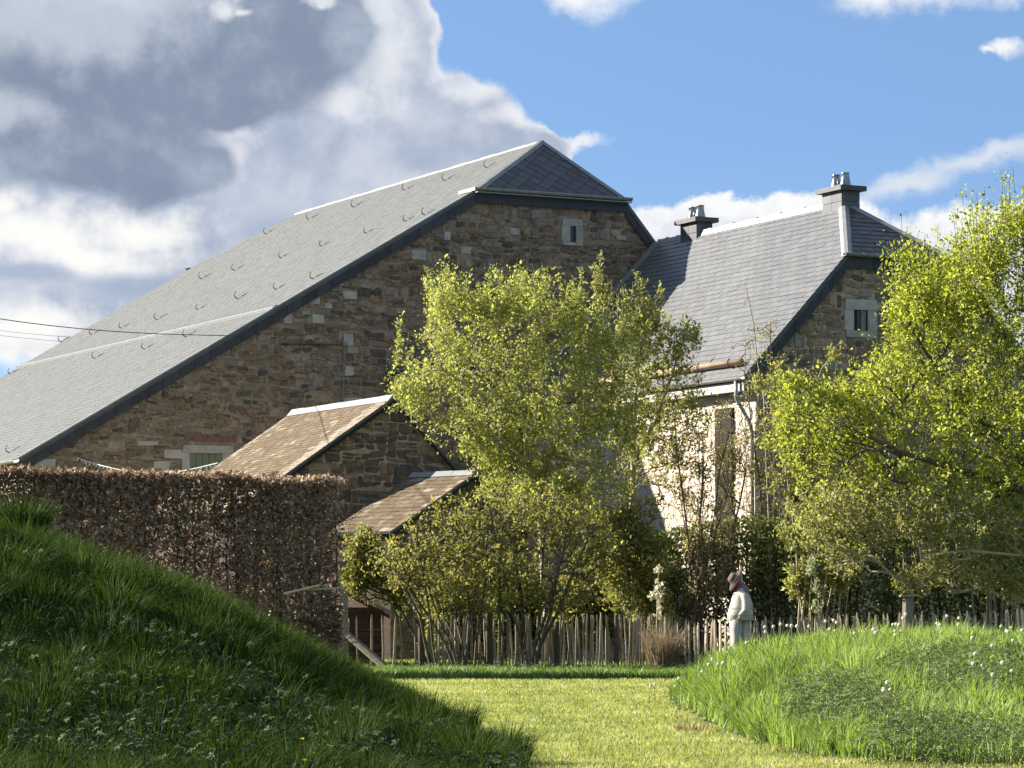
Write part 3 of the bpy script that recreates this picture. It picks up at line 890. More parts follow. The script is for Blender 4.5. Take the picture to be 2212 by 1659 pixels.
shell(m, [B(H_, 0, RH), B(H_, -LH + SH, RH), B(H_ + AH, -LH, GH), B(URE, -LH, zh(URE)), B(URE, 0, zh(URE))], n_hr)
n_hh = U.cross((V * SH + Z * (RH - GH)).normalized()).normalized()
shell(m, [B(H_ - AH, -LH, GH), B(H_ + AH, -LH, GH), B(H_, -LH + SH, RH)], n_hh, .08)
build('roof', m, SLATED, house)
pcs = slate_pieces(conv_h, .42, .205)
pcs.sort(key=lambda p: -sum(x for x, y in p[0]) / len(p[0]) - 1.1 * p[1] if p[1] > .8 else 0)
rest = MB()
for i, pc in enumerate(pcs):
    if i < 235:
        mm = MB(); slate_mesh(mm, pc, O_h, e1hl, e2hl, n_hl, th=.016); build('slate', mm, SLATE, house)
    else: slate_mesh(rest, pc, O_h, e1hl, e2hl, n_hl, th=.016, sh=random.random())
build('far_slates', rest, SLATE, house, kind='stuff')
e2hh = (V * SH + Z * (RH - GH)).normalized(); lhh = math.hypot(SH, RH - GH)
for pc in slate_pieces([(0, 0), (2 * AH, 0), (AH, lhh)], .42, .25, gap=.007):
    mm = MB(); slate_mesh(mm, pc, B(H_ - AH, -LH, GH), U, e2hh, n_hh, th=.018); build('slate', mm, SLATED, house)

m = MB(); v = -LH + SH - .04; k = 0
while v < -.15:
    w = min(.62, -.15 - v); h = .05 + .012 * (k % 2)
    m.prism([B(H_ - .12, v, RH - .10), B(H_ + .12, v, RH - .10), B(H_ + .06, v, RH + h - .005), B(H_ - .06, v, RH + h)], V * (w - .012))
    m.prism([B(H_ - .10, v, RH + .0), B(H_ + .10, v, RH + .0), B(H_ + .05, v, RH + h + .03), B(H_ - .05, v, RH + h + .03)], V * .03)
    v += w; k += 1
build('ridge_cap', m, ZINC, house)
m = MB()
for sg, nn2 in ((-1, n_hl), (1, n_hr)):
    p, q = B(H_ + sg * AH, -LH, GH), B(H_, -LH + SH, RH)
    d = q - p; L = d.length; d.normalize(); nn = (n_hh + nn2).normalized(); sd = d.cross(nn); j = 0
    while j < L - .05:
        w = min(.8, L - j); a = p + d * j
        m.prism([a - sd * .14 - nn * .05, a + sd * .14 - nn * .05, a + sd * .05 + nn * .055, a - sd * .05 + nn * .055], d * (w - .012)); j += w
build('hip_cap', m, ZINC, house)
m = MB()
m.box(O_h + e1hl * .10 + e2hl * (bRh / 2) + n_hl * .06, (e1hl, e2hl, n_hl), (.09, bRh / 2 - .1, .05))
build('wall_flashing', m, ZINC, house)
m = MB(); gutter(m, B(H_ - AH - .12, -LH - .0, GH + .03), B(H_ + AH + .12, -LH - .0, GH + .03), -V, .085)
for i in range(9):
    m.box(B(H_ - AH + 2 * AH * i / 8, -LH - .09, GH + .0), (U, V, Z), (.02, .095, .035))
build('gutter', m, ZINCD, house)
verge(house, H_ - AH - .01, ULE, zh, -LH + .02, 12, .46)
verge(house, H_ + AH + .01, URE, zh, -LH + .02, 12, .46)
for i in range(8):
    x0 = H_ - AH + 2 * AH * i / 8
    mm = MB(); pr = random.uniform(0, .008)
    mm.prism([B(x0, -LH + .03 - pr, GH - .05), B(x0 + 2 * AH / 8 - .01, -LH + .03 - pr, GH - .05), B(x0 + 2 * AH / 8 - .01, -LH + .03 - pr, GH - .34), B(x0, -LH + .03 - pr, GH - .34)], V * .04)
    build('cladding_panel', mm, CLAD, house)
m = MB(); gutter(m, B(ULE + .02, .0, zh(ULE) - .02), B(ULE + .02, -LH - .02, zh(ULE) - .02), -U, .085)
build('gutter', m, ZINC, house)
m = MB(); m.prism([B(ULE + .02, 0, zh(ULE) - .13), B(ULE + .02, -LH + .05, zh(ULE) - .13), B(ULE + .02, -LH + .05, zh(ULE) - .36), B(ULE + .02, 0, zh(ULE) - .36)], U * .03)
m.prism([B(ULE + .05, 0, zh(ULE) - .345), B(ULE + .05, -LH + .05, zh(ULE) - .345), B(WU, -LH + .05, zh(ULE) - .345), B(WU, 0, zh(ULE) - .345)], Z * .02)
build('eave_board', m, PALE, house)
m = MB(); z0 = zh(ULE) - .12
m.tube([B(ULE - .07, -LH + .28, z0), B(ULE - .07, -LH + .28, z0 - .42), B(ULE + .03, -LH + .27, z0 - .58), B(WU - .14, -LH + .24, z0 - 1.0), B(WU - .07, -LH + .22, z0 - 1.25), B(WU - .07, -LH + .22, .3)], .05, 8)
build('downpipe', m, ZINC, house, smooth=True)
m = MB(); pa = O_h + e1hl * 4.6 + e2hl * .42 + n_hl * .13; pb = O_h + e1hl * (LH - .45) + e2hl * .42 + n_hl * .13
m.tube([pa, pb], .085, 10)
lg = build('snow_log', m, WOODO, house, smooth=True)
m = MB(); m.tube([pb + e1hl * .002, pb + e1hl * .006], .075, 10); build('log_end', m, DARK, lg)
for a in (5.0, 6.7, 8.4, 10.1, LH - .95):
    P = O_h + e1hl * a + e2hl * .42 + n_hl * .13
    mm = MB(); mm.tube([P + e2hl * .5 - n_hl * .12] + [P + (n_hl * math.sin(w) + e2hl * math.cos(w)) * .115 for w in [math.radians(-70 - 25 * i) for i in range(10)]], .016, 5)
    build('log_hook', mm, IRON, house)
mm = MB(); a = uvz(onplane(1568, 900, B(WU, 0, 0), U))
mm.box(B(WU - .0, a[1], 4.0), (U, V, Z), (.09, .40, 2.35)); build('wall_shade_strip', mm, STRIP_SHADE, house)  # added slab, painted dark in place of a shadow-like strip on the wall
WH = [pmat('limewashed_stone' + c_, [tuple(x * .8 for x in q), q, tuple(min(.85, x * 1.12) for x in q)], scale=5, rough=.95, bump=.5, rnd=.3, spec=.1)
      for c_, q in (('', (.44, .375, .31)), ('_cream', (.50, .44, .375)), ('_buff', (.36, .285, .215)))]
a0_ = LH - .3
masonry(house, rubble(0, a0_, .6, zh(ULE) - .5, [(.1, .6), (a0_, .6), (a0_, zh(ULE) - .5), (.1, zh(ULE) - .5)], [(-a[1] - .42, 0, -a[1] + .42, 9)], hmin=.26, hmax=.4, wmin=.22, wmax=.6, seed=44), B(WU, 0, 0), -V, Z, -U, 120,
        lambda st: 1 if 1375 < screen(B(WU, -st[0][0][0], st[0][0][1]))[0] and st[0][0][1] > 3 else .05, [WH[0], WH[1], WH[2], WH[1], WH[0], WH[2], WH[1], WH[0]])

HOLES.clear()
w3, (ia, ja, ib, jb) = surround(house, 1822, 645, 1893, 731, 1842, 669, 1873, 715, GV, 'window', None, 0, DARK)
mm = MB(); mm.box(B(ia + (ib - ia) * .7, GV - .02, (ja + jb) / 2), (U, V, Z), ((ib - ia) * .16, .012, (jb - ja) * .48)); build('window_frame', mm, STONE[6], w3)
mm = MB(); mm.box(B(ia + (ib - ia) * .36, GV - .018, (ja + jb) / 2), (U, V, Z), ((ib - ia) * .1, .008, (jb - ja) * .46)); build('pane', mm, GLASS, w3)
conv_g = [(WU + .06, 3.2), (URE - .5, 3.2), (URE - .5, zh(URE - .5) - .2), (H_ + AH, GH - .2), (H_ - AH, GH - .2), (WU + .06, zh(WU) - .2)]
masonry(house, rubble(WU, URE, 3.2, 11, conv_g, HOLES, hmin=.24, hmax=.42, wmin=.2, wmax=.62, seed=12, ragged=.8), B(0, GV, 0), U, Z, -V, 130,
        lambda st: 1 if screen(B(st[0][0][0], GV, st[0][0][1]))[0] < 1990 else .05)

def chimney(xl_, xm, xr, ycap, ybase, depth_v, wU, wV, parent, cap_h=.13):
    zc = onplane(xm, ycap, B(0, depth_v, 0), V)
    u_, _, ztop = uvz(zc)
    c = B(H_ + .05, depth_v, 0)
    hU, hV = wU / 2, wV / 2
    zb = RH - hU * SLH - .25
    m1 = MB(); m1.box(Vector((c.x, c.y, (zb + ztop) / 2)), (U, V, Z), (hU - .02, hV - .02, (ztop - zb) / 2))
    st = build('chimney', m1, CLAD, parent)
    zs = RH - .30
    rows = 2; rh = (ztop - cap_h - zs) / rows
    for r in range(rows):                                    # clad panels round the stack
        for s in range(2):
            wv = wV / 2
            mm = MB(); mm.box(c - U * hU + V * (-hV + wv * (s + .5)) + Z * (zs + rh * (r + .5)), (U, V, Z), (.018, wv / 2 - .006, rh / 2 - .006)); build('cladding_panel', mm, SLATED, st)
        mm = MB(); mm.box(c - V * hV + Z * (zs + rh * (r + .5)), (U, V, Z), (hU - .006, .018, rh / 2 - .006)); build('cladding_panel', mm, SLATED, st)
    mm = MB(); mm.box(Vector((c.x, c.y, ztop - cap_h / 2)), (U, V, Z), (hU + .14, hV + .14, cap_h / 2)); build('chimney_cap', mm, SLATED, st)
    for sg in (-1, 1):
        cc = c + V * (sg * wV * .235)
        prof = [(0, .155), (.08, .148), (.24, .112), (.34, .108), (.365, .116), (.385, .116), (.385, .092), (.2, .088)]
        rings = [[cc + (U * math.cos(2 * math.pi * i / 14) + V * math.sin(2 * math.pi * i / 14)) * r + Z * (ztop - .005 + h) for i in range(14)] for h, r in prof]
        mm = MB(); mm.rings(rings); build('flue', mm, STEEL, st, smooth=True)
    return ztop

chimney(1484, 1519, 1553, 475, 506, -2.15, .50, .92, house)
chimney(1781, 1826, 1860, 407, 450, -LH + SH + .18, .54, .95, house)

# ---- annex behind the tree
annex = empty('plastered_annex', B(-4, -.5, 0), 'small pale plastered annex against the barn, mostly hidden by the leafy tree', 'annex')
pa = onplane(846, 804, B(0, WV, 0), V); ua_, _, za_ = uvz(pa)
AX = 1.1
m = MB(); m.prism([B(ua_, .1, 0), B(ua_ + 1.8, .1, 0), B(ua_ + 1.8, .1, za_ + .5), B(ua_, .1, za_ - .12)], V * -AX); build('wall', m, MORTAR, annex)
m = MB(); m.prism([B(ua_ - .02, .08, 0), B(ua_ - .004, .08, 0), B(ua_ - .004, .08, za_ - .12), B(ua_ - .02, .08, za_ - .12)], V * -(AX - .02)); build('plaster', m, PLASTER, annex)
m = MB(); m.prism([B(ua_ - .14, .1, za_ - .08), B(ua_ + 1.9, .1, za_ + .58), B(ua_ + 1.9, .1, za_ + .66), B(ua_ - .14, .1, za_ - .0)], V * -(AX + .1)); build('roof', m, SLATED, annex)
masonry(annex, rubble(ua_, ua_ + 1.8, 1.5, za_ + .5, [(ua_ + .02, 1.5), (ua_ + 1.78, 1.5), (ua_ + 1.78, za_ + .4), (ua_ + .02, za_ - .2)], [], seed=77), B(0, .1 - AX, 0), U, Z, -V, 20)
m = MB(); gutter(m, B(ua_ - .13, .05, za_ + .02), B(ua_ - .13, -AX, za_ + .02), -U, .07); build('gutter', m, ZINC, annex)

# ---- two slate roofed sheds
def shed(name, label, O0, e_r, e_u, ridge_len, w, drop, wr, droph, zr_, courses, wid, verge_pale, lim, cap_m, seed, wall_lo=0, st_lim=90, hrange=(.26, .4), tree_side=None):
    """O0 near ridge end; e_r ridge direction (away), e_u horizontal direction to the right; left slope w wide, right slope wr wide"""
    root = empty(name, O0 - Z * zr_, label, 'shed')
    sl = drop / w; ln = math.hypot(w, drop)
    e2 = (e_u * w + Z * drop).normalized(); e1 = -e_r; n = e1.cross(e2)
    Oe = O0 + e_r * ridge_len - e_u * w - Z * drop
    conv = [(0, 0), (ridge_len, 0), (ridge_len, ln), (0, ln)]
    mb = MB(); shell(mb, [Oe + e1 * a + e2 * b for a, b in conv], n, .06)
    e2r = (-e_u * wr + Z * droph).normalized(); nr = e_r.cross(e2r)
    if nr.z < 0: nr = -nr
    shell(mb, [O0, O0 + e_u * wr - Z * droph, O0 + e_u * wr - Z * droph + e_r * ridge_len, O0 + e_r * ridge_len], nr, .06)
    build('roof', mb, SLATED, root)
    mb = MB()
    for pc in slate_pieces(conv, wid, ln / courses, gap=.005, jit=.012):
        am = sum(p[0] for p in pc[0]) / len(pc[0])
        sh = random.uniform(.2, .58)
        if ridge_len - am < verge_pale: sh = random.uniform(.66, .95)
        elif random.random() < .05: sh = random.uniform(.66, .9)
        elif am < .4: sh = random.uniform(.25, .8)
        slate_mesh(mb, pc, Oe, e1, e2, n, th=.013, sh=sh)
    build('slates', mb, MOSSY, root, kind='stuff')
    k = 0; v = 0; nseg = max(3, int(ridge_len / .75)); sw = ridge_len / nseg
    for k in range(nseg):
        a = O0 + e_r * (sw * k); mb = MB(); hh = random.uniform(.05, .062)
        mb.prism([a - e_u * .20 - Z * (.20 * sl - .03), a + e_u * .08 - Z * .04, a + e_u * .03 + Z * hh, a - e_u * .05 + Z * hh], e_r * (sw - .012)); build('ridge_tile', mb, cap_m, root)
    mb = MB(); mb.prism([O0 - Z * .03 + e_r * .02, O0 - e_u * w - Z * (drop + .03) + e_r * .02, O0 - e_u * w - Z * (drop + .17) + e_r * .02, O0 - Z * .17 + e_r * .02], e_r * .03); build('verge_board', mb, DARK, root)
    # walls
    WI = .18
    wl = lambda x: -(abs(x) * (sl if x < 0 else droph / wr)) - .09
    pol = [(-w + WI, -zr_), (wr - .1, -zr_), (wr - .1, wl(wr - .1)), (0, wl(0)), (-w + WI, wl(-w + WI))]
    mb = MB(); mb.prism([O0 + e_u * a + Z * b + e_r * WI for a, b in pol], e_r * (ridge_len - WI - .02)); build('wall', mb, MORTAR if st_lim < 100 else MORTAR2, root)
    mb = MB(); xw = -w + WI - .004; mb.prism([O0 + e_u * xw - Z * zr_ + e_r * (WI + .01), O0 + e_u * xw - Z * zr_ + e_r * (ridge_len - .03), O0 + e_u * xw + Z * (wl(xw) - .02) + e_r * (ridge_len - .03), O0 + e_u * xw + Z * (wl(xw) - .02) + e_r * (WI + .01)], e_u * .003)
    build('side_wall', mb, WOODB, root)  # thin dark sheet over the sunlit wall, painting in the shade under the eave
    cv = [(-w + WI + .02, -zr_ + wall_lo), (wr - .12, -zr_ + wall_lo), (wr - .12, wl(wr - .12) - .05), (0, wl(0) - .05), (-w + WI + .02, wl(-w + WI + .02) - .05)]
    masonry(root, rubble(-w, wr, -zr_ + wall_lo, 0, cv, [], hmin=hrange[0], hmax=hrange[1], wmin=.22, wmax=.6, seed=seed, ragged=.6), O0 + e_r * WI, e_u, Z, -e_r, st_lim,
            lambda s: 1 if s[0][0][1] > -zr_ + 2.4 else .02, [STONE[k] for k in (0, 5, 2, 1, 5, 5, 7, 0)])
    return root

VF = -4.6                                            # far end of the shed, a few metres before the barn
pf = onplane(634, 890, B(0, VF, 0), V); us, _, zs_ = uvz(pf)
vn = VF - 1.0
for i in range(400):                                  # near end of the ridge: where it shows at x = 853
    if screen(B(us, vn, zs_))[0] > 853: break
    vn -= .02
pe = onplane(608, 1031, B(0, vn, 0), V); ue, _, ze = uvz(pe)
k1 = 1.42
shed('stone_shed', 'stone shed with mossy brown slate roof before the barn gable', B(us, vn, zs_), V, U, VF - vn, (us - ue) * k1, (zs_ - ze) * k1, 2.6, 2.6 * 1.0, zs_,
     40, .22, .62, 0, ZINC, 21, wall_lo=0.1, st_lim=150, hrange=(.22, .38))
A2 = math.radians(47)
U2 = Vector((math.cos(A2), math.sin(A2), 0)); V2 = Vector((-math.sin(A2), math.cos(A2), 0))
O2 = at(1030, 1020, 71.5)
L2 = 2.05
for i in range(200):
    if screen(O2 + V2 * L2)[0] < 893: break
    L2 += .02
w2_ = 1.0
for i in range(300):
    if screen(O2 - U2 * w2_)[0] < 845: break
    w2_ += .02
pe2 = onplane(845, 1148, O2, V2)
shed('low_slate_shed', 'low shed with mossy slate roof and white ridge behind the shrub', O2, V2, U2, L2, w2_, O2.z - pe2.z, 1.6, 1.0, O2.z, 15, .24, .10, 0, ZINC, 31, wall_lo=0.1, st_lim=40)

# ---- timber shelter by the gate post
def timber_shelter():
    dpt = 65.5
    q = lambda x, y, d=dpt: at(x, y, d)
    root = empty('timber_shelter', q(735, 1443), 'brown boarded timber shelter with low gabled roof beside the hedge end', 'shelter')
    X_, Y_ = Vector((1, 0, 0)), Vector((0, 1, 0))
    y0, y1 = q(700, 1312).z, 0.02
    nbd = 10
    for i in range(nbd):
        z1 = y0 - (y0 - y1) * i / nbd; z0 = y0 - (y0 - y1) * (i + 1) / nbd + .012
        zc = (z0 + z1) / 2
        xl, xr = q(628, 1400).x, q(826, 1400).x
        mb = MB(); mb.box(Vector(((xl + xr) / 2, dpt + random.uniform(-.01, .01), zc)), (X_, Y_, Z), ((xr - xl) / 2 - random.uniform(0, .03), .014, (z1 - z0) / 2)); build('board', mb, WOODB, root)
    mb = MB(); xl, xr = q(630, 1400).x, q(824, 1400).x
    mb.box(Vector(((xl + xr) / 2, dpt + .6, (y0 + y1) / 2)), (X_, Y_, Z), ((xr - xl) / 2, .55, (y0 - y1) / 2 - .03)); build('side_wall', mb, WOODB, root)
    for (xa, ya, xb, yb, nm, mt) in ((612, 1290, 726, 1262, 'roof_board', WOODG), (722, 1262, 842, 1327, 'roof_board', WOODP)):
        a, b_ = q(xa, ya, dpt - .12), q(xb, yb, dpt - .12)
        mb = MB(); mb.prism([a, b_, b_ + Z * .06, a + Z * .06], Y_ * 1.5); build(nm, mb, mt, root)
        mb = MB(); mb.prism([a - Z * .10, b_ - Z * .10, b_ - Z * .01, a - Z * .01], Y_ * .03); build('barge_board', mb, WOODB, root)
timber_shelter()

# ---- overhead cables and a string of lights
m = MB()
pa, pb = at(-420, 612, 60), onplane(493, 725, B(0, -.02, 0), V)
pth = [pa.lerp(pb, i / 14) - Z * (.28 * math.sin(math.pi * i / 14)) for i in range(15)]
m.tube(pth, .011, 5)
build('overhead_cable', m, CABLE, label='thick black overhead cable running to the barn roof edge', cat='cable')
for (ya, yb, lb) in ((697, 716, 'upper of two thin grey cables behind the barn roof'), (707, 727, 'lower of two thin grey cables behind the barn roof')):
    pa, pb = at(-300, ya - 26, 135), at(330, yb + 22, 150)
    m = MB(); m.tube([pa.lerp(pb, i / 8) - Z * (.25 * math.sin(math.pi * i / 8)) for i in range(9)], .011, 4)
    build('thin_cable', m, CABLEG, label=lb, cat='cable', group='thin cables in the sky')
pts = [(166, 988), (190, 997), (220, 1006), (250, 1013), (280, 1018), (320, 1020), (350, 1020), (390, 1018), (430, 1010), (470, 1000)]
d0 = onplane(166, 988, B(0, -.05, 0), V).y
P3 = [at(x, y, d0 + (77.5 - d0) * i / 9) for i, (x, y) in enumerate(pts)]
sroot = empty('string_lights', P3[0], 'sagging white string of fairy lights across the barn wall above the hedge', 'string lights')
m = MB(); m.tube(P3, .012, 5); build('wire', m, BULB, sroot)
m = MB()
for i in range(9):
    for k in range(4):
        p = P3[i].lerp(P3[i + 1], (k + .5) / 4)
        m.tube([p, p - Z * random.uniform(.05, .09) + U * random.uniform(-.03, .03)], [.012, .022], 5)
build('bulbs', m, BULB, sroot, kind='stuff')

def wood_pile():
    D = 55.7; q = lambda x, y, dd=0.0: at(x, y, D + dd)
    base = q(672, 1420); base.z = 0
    root = empty('wood_pile', base, 'low pile of brown sticks under pale boards at the hedge foot by the mound', 'wood pile')
    X_, Y_ = Vector((1, 0, 0)), Vector((0, 1, 0))
    for (xa, ya, xb, yb, dd, w) in ((612, 1284, 690, 1266, 0, .10), (650, 1276, 736, 1272, .10, .10)):
        a, b = q(xa, ya, dd), q(xb, yb, dd); d = (b - a).normalized()
        mb = MB(); mb.prism([a, b, b + Z * .035, a + Z * .035], Y_ * (.28 + w)); build('board', mb, WOODG, root)
    R2 = random.Random(4)
    for i in range(46):
        x0 = R2.uniform(606, 720); y0 = R2.uniform(1296, 1430); a = q(x0, y0, R2.uniform(.05, .35)); b = a + Vector((R2.uniform(.3, .75), R2.uniform(-.1, .1), R2.uniform(-.22, .16)))
        if b.x > q(738, 1400).x: b.x = q(738, 1400).x
        mb = MB(); mb.tube([a, a.lerp(b, .5) + Z * R2.uniform(-.03, .03), b], [R2.uniform(.012, .03), .018, .010], 5); build('stick', mb, WOODB if R2.random() < .7 else BARK, root)
wood_pile()

# ================================================================== ground
def hL(x, y):
    x = np.asarray(x, float); y = np.asarray(y, float)
    t = (0.05 - (y - 23) * 0.0785) - x + .10 * vnoise(x, y, .6) + .05 * vnoise(x, y, 3.5, 8)
    z = np.interp(t, [-.3, 0, .3, .75, 2, 2.7, 3.4, 4.5, 6, 8, 11, 14], [0, .0, .13, .36, 1.02, 1.45, 1.70, 2.22, 2.62, 2.5, 1.1, 0])
    f = smooth01(15.5, 27.5, y) * (1 - smooth01(40, 51, y))
    return .87 * z * f + (.09 * vnoise(x, y, 1.0, 4) + .06 * vnoise(x, y, 2.4, 9)) * smooth01(.1, .8, z * f)


def hR(x, y):
    x = np.asarray(x, float); y = np.asarray(y, float)
    xl = np.interp(y, [20, 23, 25, 28, 31, 40, 46], [3.6, 2.75, 2.32, 2.14, 2.08, 2.1, 2.3])
    t = x - xl + .07 * vnoise(x, y, 1.3, 2) + .05 * vnoise(x, y, 4.5, 12)
    z = np.interp(t, [0, .15, .35, .8, 1.6, 3.0, 4.2, 5.5, 8, 11], [0, .12, .40, .62, .80, .86, .72, .55, .3, 0])
    f = smooth01(22.3, 33.5, y) * (1 - smooth01(39, 47, y))
    return .90 * z * f * (1 + .06 * vnoise(x, y, .8, 7)) + .05 * vnoise(x, y, 1.7, 4) * smooth01(.1, .5, z * f)


def sheet(name, xs, ys, fn, mat, drop=0.0, **tg):
    gx, gy = np.meshgrid(xs, ys); gz = fn(gx, gy) if fn else np.zeros_like(gx)
    Vv = np.stack([gx, gy, gz + drop], -1).reshape(-1, 3); nx, ny = len(xs), len(ys)
    i = (np.arange(ny - 1)[:, None] * nx + np.arange(nx - 1)[None]).reshape(-1)
    return bulk(name, Vv, np.stack([i, i + 1, i + 1 + nx, i + nx], 1), mat, origin=(0, 0, 0), smooth=True, **tg)


sheet('ground', np.linspace(-1500, 1500, 31), np.linspace(-600, 3000, 37), None, GROUND, -.012, kind='structure')
sheet('lawn', np.linspace(-6, 8, 29), np.linspace(14, 56.5, 60), None, LAWN, -.004, kind='structure')
sheet('grass_mound', np.linspace(-15, 1.2, 90), np.linspace(14, 53, 120), lambda x, y: hL(x, y) - .006, SOIL, 0, kind='structure')
sheet('grass_mound', np.linspace(1.8, 14, 80), np.linspace(21, 49, 100), lambda x, y: hR(x, y) - .006, SOIL, 0, kind='structure')
sheet('garden_bed', np.linspace(3, 9.5, 8), np.linspace(65.5, 69.4, 5), None, EARTH, .006, kind='structure')


def in_view(x, y, z, mx=70, top=-50, bot=1720):
    d = y * _c + (z - CAMH) * _s
    px = CX + F * x / d; py = CY - F * (-y * _s + (z - CAMH) * _c) / d
    return (px > -mx) & (px < 2212 + mx) & (py > top) & (py < bot)


def scatter(n, x0, x1, y0, y1, rg, pw=1.6):
    """denser towards the camera"""
    u = rg.random(n); a, b = y0 ** (1 - pw), y1 ** (1 - pw)
    y = (a + u * (b - a)) ** (1 / (1 - pw))
    x = rg.uniform(x0, x1, n)
    return x, y

# ---- long grass on the left mound
def grass_field(name, fn, n, box, hrange, wid, mat, tuft, seed, mask=None, lean_amt=.6, bias=(0, 0, 0), pw=1.6, shade_fn=None, minz=.03, dryf=.012, jit=.28, **tg):
    rg = np.random.default_rng(seed)
    x, y = scatter(n, *box, rg, pw)
    z = fn(x, y)
    ok = (z > minz) & in_view(x, y, z + .1)
    if mask is not None: ok &= mask(x, y, z, rg)
    x, y, z = x[ok], y[ok], z[ok]; k = len(x)
    # tufts: blades lean out from the nearest tuft centre
    cell = tuft
    ix, iy = np.floor(x / cell), np.floor(y / cell)
    hsh = lambda a, b, s: (np.sin(a * 127.1 + b * 311.7 + s) * 43758.5453) % 1.0
    cx = (ix + .2 + .6 * hsh(ix, iy, 1)) * cell; cy = (iy + .2 + .6 * hsh(ix, iy, 2)) * cell
    th = hsh(ix, iy, 3)
    dx, dy = x - cx, y - cy; r = np.sqrt(dx * dx + dy * dy) + 1e-6
    lean = np.stack([dx / cell * 1.5, dy / cell * 1.5, np.zeros(k)], 1) * lean_amt + rg.normal(0, jit, (k, 3)) * np.array([1, 1, .15]) + np.array(bias)
    h = rg.uniform(*hrange, k) * (.55 + .8 * th) * (1.1 - .35 * np.clip(r / cell * 1.6, 0, 1))
    lean[:, 2] -= .25 * np.clip(np.hypot(lean[:, 0], lean[:, 1]), 0, 1.2)
    sh = np.clip(.34 + .5 * (th - .5) + .14 * vnoise(x, y, 1.1, 15) + rg.normal(0, .15, k), 0, .9)
    dry = rg.random(k) < dryf; sh[dry] = 1.0
    if shade_fn is not None: sh = shade_fn(x, y, sh)
    Vv, Fc, s = blades_mesh(np.stack([x, y, z - .01], 1), h, wid * rg.uniform(.6, 1.3, k) * (.55 + y / 60), lean, rg, sh)
    return bulk(name, Vv, Fc, mat, s, origin=(0, 0, 0), kind='stuff', **tg)


weedL = lambda x, y: vnoise(x, y, 1.4, 11) + (1 - smooth01(20, 27, y)) * .9 - .35       # >0: broad leaved weeds
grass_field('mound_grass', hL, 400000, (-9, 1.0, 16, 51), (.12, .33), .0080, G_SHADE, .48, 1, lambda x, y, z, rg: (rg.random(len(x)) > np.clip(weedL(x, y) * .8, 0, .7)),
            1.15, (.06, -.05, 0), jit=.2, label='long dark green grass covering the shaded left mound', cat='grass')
# a tall tuft on the crest
rg = np.random.default_rng(5)
def tuft(name, c, n, h, spread, mat, wid, seed, leanf=.55, **tg):
    rg = np.random.default_rng(seed)
    a = rg.uniform(0, 2 * math.pi, n); r = spread * np.sqrt(rg.random(n))
    p = np.stack([c[0] + r * np.cos(a), c[1] + r * np.sin(a), np.full(n, c[2])], 1)
    lean = np.stack([np.cos(a) * r / spread, np.sin(a) * r / spread, -.2 * (r / spread)], 1) * leanf + rg.normal(0, .12, (n, 3))
    Vv, Fc, s = blades_mesh(p, rg.uniform(.55, 1.1, n) * h, np.full(n, wid), lean, rg, np.clip(rg.normal(.35, .22, n), 0, 1))
    return bulk(name, Vv, Fc, mat, s, origin=c, **tg)
pt = at(38, 1150, 30)
tuft('grass_tuft', (pt.x, 30, float(hL(pt.x, 30)) - .02), 900, .52, .26, G_SHADE, .010, 3, .6, label='tall dark grass tuft on top of the left mound before the hedge', cat='grass tuft')
pt = at(1085, 1640, 24)
for i, (px, py, d) in enumerate(((1085, 1650, 23.6), (985, 1590, 29))):
    q = at(px, py, d)
    tuft('grass_tuft', (q.x, d, float(hL(q.x, d)) - .02), 420, .36, .2, G_SHADE, .008, 30 + i, .6,
         label=('long grass tuft at the mound foot by the bottom of the lawn', 'grass tuft at the mound edge halfway up the lawn')[i], cat='grass tuft')

# ---- broad leaved weeds on the left mound
def lobed(pos, size, nrm, rg, lobes=5):
    """flat lobed leaf as a fan of diamonds sharing the base"""
    n = len(pos); a0 = rg.uniform(0, 2 * math.pi, n)
    t1 = np.cross(nrm, np.array([[.3, .1, 1.]])); t1 /= np.linalg.norm(t1, axis=1, keepdims=True); t2 = np.cross(nrm, t1)
    size = np.asarray(size)[:, None]
    Vs, Fs = [], []
    Vv = np.empty((n, 1 + 3 * lobes, 3)); Vv[:, 0] = pos; Fc = []
    for k in range(lobes):
        w = a0 + (k - (lobes - 1) / 2) * (4.4 / lobes); L = 1.0 - .18 * abs(k - (lobes - 1) / 2)
        dr = lambda ang: t1 * np.cos(ang)[:, None] + t2 * np.sin(ang)[:, None]
        Vv[:, 1 + 3 * k] = pos + dr(w - .40) * size * .62 * L + nrm * size * .06
        Vv[:, 2 + 3 * k] = pos + dr(w) * size * L - nrm * size * .10
        Vv[:, 3 + 3 * k] = pos + dr(w + .40) * size * .62 * L + nrm * size * .06
        Fc += [[0, 1 + 3 * k, 2 + 3 * k], [0, 2 + 3 * k, 3 + 3 * k]]
    b = (np.arange(n) * (1 + 3 * lobes))[:, None, None]
    Fa = (b + np.array([Fc])).reshape(-1, 3)
    return Vv.reshape(-1, 3), Fa, np.repeat(rg.random(n), 2 * lobes)


